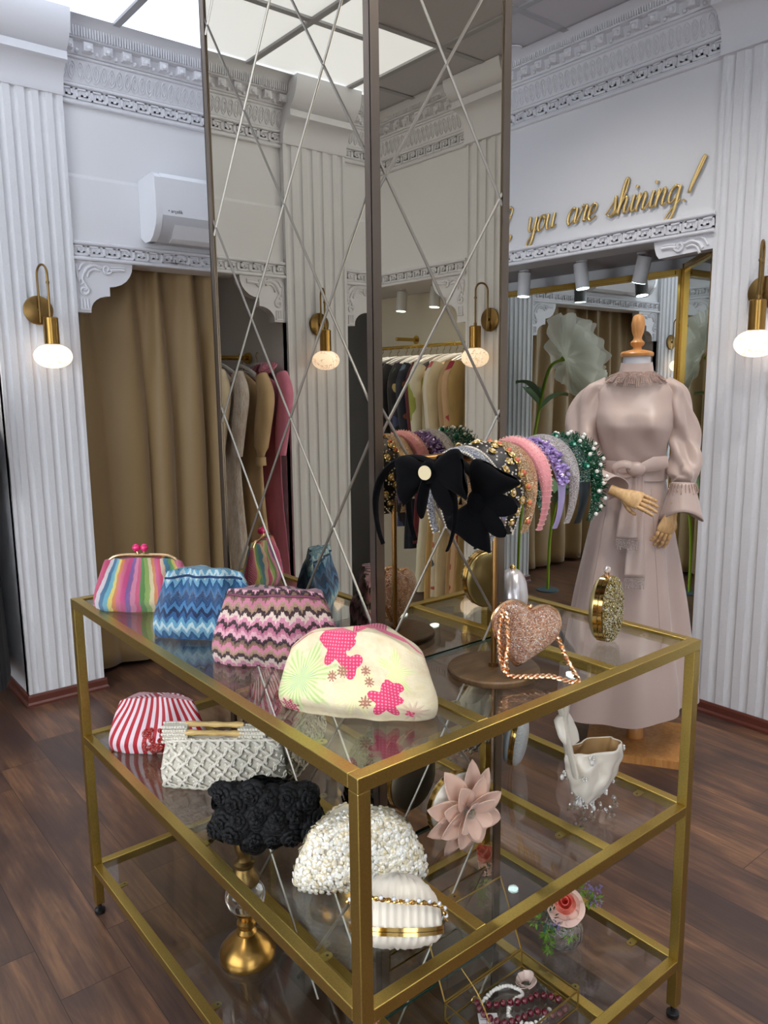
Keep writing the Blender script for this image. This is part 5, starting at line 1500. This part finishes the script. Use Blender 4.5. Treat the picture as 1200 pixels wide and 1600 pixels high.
sleeve([(LX+.105,.0,1.572),(LX+.152,.0,1.53),(LX+.178,.0,1.44),(LX+.195,.0,1.34),(LX+.203,-.04,1.26),(LX+.203,-.085,1.20),(LX+.198,-.105,1.175)],[.038,.050,.054,.056,.060,.052,.040],fold=.36,seed=4)
def cuff(c,axis,r0,r1,L,name='cuff',open_=.2,tw=0):
    q=Vector(axis).normalized().to_track_quat('Z','Y').to_matrix(); c=Vector(c); m=MB(); R=[]
    for i in range(9):
        t=i/8; r=r0+(r1-r0)*t; R.append([c+q@Vector((cos(th)*r*(1+.10*t*sin(2*th+tw)),sin(th)*r*(.85+.05*t),L*t*(1+.13*sin(th*2+1+tw)*t))) for th in [2*PI*k/40 for k in range(40)]])
    m.ring(R,cap0=False,cap1=False); return m.build(name,SATD,mq,solid=.003,angle=80)
cuff((LX-.132,-.188,1.206),(.62,-.55,-.50),.040,.070,.095)
cuff((LX+.198,-.105,1.182),(-.02,-.14,-1),.041,.078,.135,tw=1)
m=MB()
for k in range(22):
    th=2*PI*k/22; q=Vector((.62,-.55,-.50)).normalized().to_track_quat('Z','Y').to_matrix(); p=Vector((LX-.132,-.188,1.206))+q@Vector((cos(th)*.047,sin(th)*.042,.0))
    m.tube([p,p+Vector((-.004,-.004,-.03-.012*(k%3)))],.0022,5)
    p=Vector((LX+.198+cos(th)*.047,-.107+sin(th)*.042,1.180)); m.tube([p,p+Vector((cos(th)*.012,sin(th)*.012,-.032-.01*(k%3)))],.0022,5)
m.build('cuff_bead_fringe',BEADF,mq,merge=False)
# jointed wooden hands
def hand(c,fwd,palmn,side,curl,name='wooden_hand'):
    """c wrist centre, fwd finger direction, palmn = back-of-hand normal, side=+1 thumb on +right"""
    f=Vector(fwd).normalized(); n=Vector(palmn); n=(n-f*n.dot(f)).normalized(); r=f.cross(n)*side
    c=Vector(c); m=MB()
    def W(a,b_,d): return c+f*a+r*b_+n*d
    rings=[]
    for (a,hw,hd,o) in ((-.05,.021,.017,0),(-.02,.020,.015,0),(.0,.023,.014,.0),(.025,.032,.014,.002),(.05,.037,.013,.001),(.068,.038,.011,.0),(.078,.034,.007,.0)):
        rings.append([W(a,o+cos(t)*hw,sin(t)*hd) for t in [2*PI*k/20 for k in range(20)]])
    m.ring(rings); o=m.build(name,WOODH,mq,angle=60)
    for k,(L,b0) in enumerate(((.066,.027),(.074,.010),(.069,-.008),(.055,-.025))):
        p=W(.076,b0,0); d=(f+r*(b0*3.0)).normalized(); ang=curl*(1+.12*k); fm=MB()
        for j,(fr_,rad) in enumerate(((.45,.0082),(.30,.0075),(.25,.0066))):
            dd=(d*cos(ang*(j+.6))-n*sin(ang*(j+.6))).normalized(); q=p+dd*L*fr_
            fm.tube([p+dd*.0015,p+dd*.004,q-dd*.003,q],[rad*.75,rad,rad*.95,rad*.6],10); fm.ball(p,rad*.82,8,6); p=q
        fm.build('finger',WOODH,o,angle=60)
    p=W(.018,.022,-.002); tm=MB()
    for j,(L,rad) in enumerate(((.030,.0095),(.024,.0085),(.018,.007))):
        dd=(f*(.75+.15*j)+r*(.65-.35*j)-n*(.35+.1*j)).normalized(); q=p+dd*L; tm.ball(p,rad*.85,8,6); tm.tube([p,p+dd*.003,q-dd*.003,q],[rad*.8,rad,rad*.95,rad*.6],10); p=q
    tm.build('thumb',WOODH,o,angle=60); return o
hand((LX-.030,-.262,1.148),(.90,-.22,-.30),(-.18,-.80,.56),1,.16)
hand((LX+.204,-.150,1.050),(-.34,-.06,-.95),(.45,-.85,.0),-1,.22)
# stand
MB().box((-.20,-.20,.0),(.20,.20,.033)).build('base_board',BEECH,mq,smooth=False)
mq.children[-1].modifiers.new('b','BEVEL').width=.004
mq.children[-1].rotation_euler=(0,0,-(FA+PI/2)+.13)
MB().lathe([(0,.033),(.034,.033),(.036,.045),(.034,.075),(.026,.092),(.024,.10),(.033,.108),(.033,.116),(.026,.122),(.0265,.14),(.028,.30),(.026,.6),(.024,1.2),(0,1.2)],32).build('pole',BEECH,mq)
mq.children[-1].rotation_euler=(0,-.045,0)

# ================= garments
def fabric(name,fn):
    n=NT(name); fn(n); return n.m
def plainf(name,c,c2=None,rough=.7,sheen=.3,trans=0):
    def f(n):
        co_=n.co(); 
        n.set(color=n.ramp(n.noise(n.mapp(co_,(6,6,2)),2,3),[(.3,c2 or tuple(int(x*.85) for x in c)),(.7,c)]),rough=rough,sheen=sheen); n.bump(n.noise(n.mapp(co_,(60,60,8)),1,3),.25,.004)
    return fabric(name,f)
def floralf(name,bg,cols,scale=9,th=.35,stretch=(1,1,1)):
    def f(n):
        co_=n.mapp(n.co(),stretch); d=n.voro(co_,scale,out=0); cc=n.sep(n.voro(co_,scale,out=1)); nz=n.noise(co_,scale*2,2)
        k=len(cols); fl=n.ramp(cc[0],[(i/k,c) for i,c in enumerate(cols)],'CONSTANT')
        msk=n.math('LESS_THAN',n.math('ADD',d,n.math('MULTIPLY_ADD',nz,.5,-.25)),th); msk=n.math('MULTIPLY',msk,n.math('GREATER_THAN',cc[1],.35))
        n.set(color=n.mix(msk,lin(bg),fl),rough=.7,sheen=.2)
    return fabric(name,f)
HWH=mat('white_hanger',(226,226,226),.4)
def garment(label,x,y,ztop,zbot,w,th,mt,rot=0,sl=True,seed=0,collar=None,group=None,name='dress',hem=1.0,puff=False):
    """local x across shoulders; origin at neck height"""
    t=thing(name,label,name.replace('_',' '),(x,y,ztop),rot); rnd=random.Random(seed); ph=rnd.uniform(0,6)
    L=ztop-zbot; m=MB(); R=[]
    for i in range(30):
        v=i/29; z=-L*v
        hw=(.05+(w/2-.05)*ss(0,.07,v)) if v<.08 else (w/2)*(1-.22*ss(.08,.32,v)+.30*hem*ss(.35,1,v))
        zz=z
        hd=th/2*(.55+.45*ss(0,.1,v))*(1-.1*ss(.1,.3,v)+.5*ss(.3,1,v))
        ring=[]
        for k in range(56):
            a=2*PI*k/56; fo=1+.13*ss(.15,.8,v)*sin(9*a+ph+2*v)+.07*ss(.15,.8,v)*sin(15*a+ph*2)
            ring.append(Vector((cos(a)*hw*(1+.04*sin(7*a+ph)*v),sin(a)*hd*fo,zz-.02*abs(cos(a))*(1 if v<.1 else 0))))
        R.append(ring)
    m.ring(R); m.build('body',mt,t,angle=80)
    if sl:
        for s_ in (-1,1):
            P=crom([(s_*(w/2-.03),0,-.045),(s_*(w/2+.02),-.005,-.16),(s_*(w/2+.0),-.02,-.34),(s_*(w/2-.02),-.03,-.52 if sl is True else -.22)],6)
            n=len(P); rr=[.045+.012*sin(i/n*PI)*(1.8 if puff else 1)-.008*(i/n) for i in range(n)]
            if puff: rr[-1]=.026; rr[-2]=.032; rr[-3]=.05
            m=MB(); m.tube(P,rr,14,flat=(.8,1)); m.build('sleeve',mt,t,angle=80)
            if puff: MB().tube([P[-1],P[-1]+Vector((0,0,-.05))],[.03,.032],14).build('cuff',mt,t)
    import re as _re
    hg=thing('clothes_hanger','white clothes hanger under the '+_re.split(r',| in the| half| near| beside| beyond| at the| on the| deep',label)[0],'hanger',(x,y,ztop),rot)
    m=MB(); m.tube(crom([(-.19,0,-.035),(-.1,0,.0),(0,0,.02),(.1,0,.0),(.19,0,-.035)],5),.009,8,flat=(.7,1.2)); m.build('shoulder_bar',HWH,hg)
    m=MB(); m.tube(crom([(0,0,.02),(0,0,.05),(.014,0,.068),(0,0,.092),(-.016,0,.082)],6),.0022,6); m.build('hook',BRASSR,hg)
    return t
# left niche: rail and dresses (seen in the left mirror face)
rl=thing('clothes_rail','brass clothes rail with round wall flange, reflected in the left mirror face','clothes rail')
zr=1.765
MB().tube([(-1.25,3.60,zr),(.28,3.60,zr)],.014,12).build('rail',BRASSR,rl)
MB().tube([(-1.259,3.60,zr),(-1.235,3.60,zr)],.035,20).build('wall_flange',BRASSR,rl)
MB().tube(crom([(-.96,3.56,zr-.06),(-.96,3.555,zr+.03),(-.93,3.55,zr+.10),(-.88,3.55,zr+.09),(-.86,3.55,zr+.03)],5),.012,10).build('curved_arm',BRASSR,rl)
FUR=plainf('cream_fur_lace',(226,218,208),(196,170,150),.9)
def furd(n):
    co_=n.co(); nz=n.noise(n.mapp(co_,(40,40,12)),1,5,.8); n.set(color=n.ramp(nz,[(.3,(190,160,140)),(.55,(222,210,200)),(.75,(240,234,226))]),rough=.95,sheen=.5); n.bump(nz,1.0,.02)
FUR=fabric('white_feather_lace',furd)
zt3=1.70
garment('white feathered lace dress, nearest the mirror edge in the left niche',-.965,3.46,zt3,.12,.52,.115,FUR,PI/2,True,1)
garment('cream satin dress with tied neck in the left niche reflection',-.885,3.50,zt3+.01,.15,.46,.05,plainf('cream_satin',(232,214,180)),PI/2,True,2)
garment('beige chiffon dress with a full cuffed sleeve in the left niche reflection',-1.085,3.42,zt3-.01,.12,.58,.075,plainf('beige_chiffon',(206,174,126)),PI/2,True,3,puff=True)
garment('brown sequinned lace dress half hidden behind the beige chiffon one',-1.145,3.48,zt3-.05,.12,.42,.035,plainf('brown_lace',(166,128,108)),PI/2,False,4)
pk=garment('long pink dress with a ruffled flower at the shoulder in the left niche reflection',-1.198,3.40,zt3,.04,.62,.046,plainf('rose_pink_satin',(226,130,160)),PI/2,True,5)
m=MB(); rr_=random.Random(9)
for k in range(8): rosette(m,Vector((-.17+.02*k,-.03*sin(k),.0-.01*k%.03)),Vector((rr_.uniform(-1,1),-.6,.6)).normalized(),.04,rr_,3)
m.build('shoulder_ruffle',plainf('pink_ruffle',(236,150,176)),pk,solid=.001,merge=False,angle=80)
for k,(x,y) in enumerate(((.203,3.40),(.03,3.62))):
    garment(('black long coat at the left picture edge behind the fluted pilaster','black evening dress deep in the left niche behind the long coat')[k],x,y,1.60,.16-.05*k,.72-.2*k,.082,plainf('black_crepe'+('','_two')[k],(17,18,23),(10,10,13),.85,.05),PI/2*.9,True,20+k,name=('coat','dress')[k])
# right wall niche: rail and a row of dresses (seen in the right mirror face)
zr2=.865+.988
r2_=thing('clothes_rail','long brass clothes rail reflected in the right mirror face','clothes rail')
MB().tube([(3.05,-3.75,zr2),(3.05,-1.89,zr2)],.012,12).build('rail',BRASSR,r2_)
m=MB(); m.tube([(3.355,-2.95,zr2+.07),(3.14,-2.95,zr2+.07)],.013,12); m.tube([(3.359,-2.95,zr2+.07),(3.335,-2.95,zr2+.07)],.032,18); m.build('wall_bracket',BRASSR,r2_)
GA=[('magenta and black dress on the leftmost hanger of the reflected row',floralf('magenta_black',(30,14,24),[(150,30,90),(110,16,50),(40,20,30)],5,.5),.74),
('plain black dress, second from left in the reflected row',plainf('plain_black',(22,20,24)),.74),
('black lace dress with dark brown trim, third from left in the reflected row',floralf('black_lace',(16,14,16),[(60,46,44),(30,26,30)],16,.3),.70),
('black dress scattered with orange and green flowers in the reflected row',floralf('black_floral',(20,18,26),[(190,120,60),(70,100,60),(200,180,120),(60,70,110)],9,.33),.60),
('dark navy floral blouse dress beside the burgundy one in the reflected row',floralf('navy_floral',(24,30,46),[(90,110,130),(150,90,60)],10,.3),.45),
('burgundy floral dress in the middle of the reflected row',floralf('burgundy_floral',(92,14,34),[(196,110,90),(150,30,60),(120,60,50)],6,.33),.50),
('cream dress with large olive leaf pattern in the reflected row',floralf('olive_leaf',(222,218,196),[(110,120,40),(46,60,34),(160,170,80)],5,.5,(1,1,.5)),.16),
('golden beige long dress with gathered neck in the reflected row',plainf('golden_beige',(216,178,112)),.12),
('white dress with a grey and coral flower print in the reflected row',floralf('grey_coral_print',(224,216,200),[(80,90,100),(190,90,90),(120,130,130)],11,.35),.16),
('pale champagne satin dress in the reflected row',plainf('champagne',(222,204,166)),.14),
('tan lace long dress near the right end of the reflected row',plainf('tan_lace',(190,156,110)),.12),
('dress with red roses down the edge near the right end of the reflected row',floralf('red_rose_print',(200,164,126),[(150,30,50),(170,60,70)],10,.42),.14),
('pleated mustard tan dress, rightmost in the reflected row',plainf('mustard_tan',(178,146,84)),.10)]
for k,(lab,mt,zbm) in enumerate(GA):
    y=-2.735+.064*k
    garment(lab,3.05,y,zr2-.092,zbm,.44,.058,mt,0.0+.12*sin(k*2.3),k not in (7,),30+k)
# deeper continuation of the same row
for k in range(4):
    garment(('dark plum dress beyond the left end of the reflected row','black velvet dress beyond the left end of the reflected row','dark green dress beyond the left end of the reflected row','deep red dress beyond the left end of the reflected row')[k],3.05,-2.83-.09*k,zr2-.092,.72,.44,.085,plainf('dark_row_%s'%('plum','velvet','green','red')[k],((60,20,50),(20,18,20),(20,44,34),(90,20,30))[k]),.1,True,60+k)

# ================= giant organza flowers (seen in the folding mirror)
ORG=NT('white_organza'); tr_=ORG.new('ShaderNodeBsdfTranslucent'); tr_.inputs[0].default_value=(.86,.86,.76,1)
df_=ORG.new('ShaderNodeBsdfDiffuse'); df_.inputs[0].default_value=(.90,.89,.82,1); tp_=ORG.new('ShaderNodeBsdfTransparent')
m1=ORG.new('ShaderNodeMixShader'); m1.inputs[0].default_value=.4; ORG.l.new(df_.outputs[0],m1.inputs[1]); ORG.l.new(tr_.outputs[0],m1.inputs[2])
m2=ORG.new('ShaderNodeMixShader'); m2.inputs[0].default_value=.58; ORG.l.new(tp_.outputs[0],m2.inputs[1]); ORG.l.new(m1.outputs[0],m2.inputs[2])
ORG.l.new(m2.outputs[0],[x for x in ORG.n if x.type=='OUTPUT_MATERIAL'][0].inputs[0]); ORG=ORG.m
ORL=mat('green_organza_leaf',(140,172,124),.6); STEMG=mat('lime_green_stem',(150,180,40),.5)
def bigflower(label,base,head,nrm,R,leaves,seed):
    rnd=random.Random(seed); t=thing('giant_fabric_flower',label,'artificial flower',base); hd=Vector(head)-Vector(base); nr=Vector(nrm).normalized()
    back=hd-nr*.03; P=crom([(0,0,.01),(hd.x*.05,hd.y*.05,hd.z*.35),(hd.x*.35,hd.y*.35,hd.z*.72),(back-nr*.12+Vector((0,0,-.05))),back],10)
    MB().tube(P,[.011]*(len(P)-2)+[.016,.02],10).build('stem',STEMG,t)
    MB().lathe([(0,0),(.085,0),(.085,.008),(0,.010)],28).build('base_plate',mat('blue_grey_plate',(70,92,104),.5),t)
    q=nr.to_track_quat('Z','Y').to_matrix()
    for L,(cnt,rr,cup) in enumerate(((6,1.0,.12),(6,.85,.35),(5,.6,.6))):
        for k in range(cnt):
            a0=2*PI*k/cnt+L*.5+rnd.uniform(-.15,.15); sd=rnd.uniform(0,9); m=MB()
            def f(u,v):
                s_=v*2-1; a=a0+s_*(PI/cnt*1.45)*(.35+.65*min(1,u*1.6)); r=R*rr*u*(1-.16*s_*s_+.025*sin(6*s_+sd)*u)
                z=R*cup*u*u+.03*R*sin(9*s_+sd)*u*u*2+.02*sin(5*a+sd)*u
                return hd+q@Vector((cos(a)*r,sin(a)*r,z))
            m.grid(f,9,18); m.build('petal',ORG,t,angle=85)
    for k,(h,ang,L) in enumerate(leaves):
        i=int(h*(len(P)-1)); p=P[i]; m=MB()
        def f(u,v):
            s_=v*2-1; w_=.075*sin(PI*min(1,u*.92+.06))*s_; r=L*u
            return p+Vector((cos(ang)*r-sin(ang)*w_,sin(ang)*r+cos(ang)*w_,.16*u*2-.20*u*u+.02*abs(s_)))
        m.grid(f,10,6); m.build('leaf',ORL,t,angle=80)
    return t
bigflower('giant white organza flower on a lime stem, reflected in the folding mirror',(2.86,2.86,0),(2.63,2.64,1.765),(-.80,-.35,.28),.33,[(.55,-2.6,.22),(.6,.4,.2),(.58,1.9,.2)],2)
bigflower('second organza flower stem with broad leaves, lower in the folding mirror',(2.51,2.86,0),(2.36,2.50,1.45),(-.7,-.5,.4),.24,[(.33,-2.9,.24),(.34,.2,.24),(.36,1.6,.2),(.33,-1.4,.2)],5)

# ================= world
wd=bpy.data.worlds.new('world'); sc.world=wd; wd.use_nodes=True
bg=wd.node_tree.nodes['Background']; bg.inputs[0].default_value=(.90,.94,1,1); bg.inputs[1].default_value=5.0
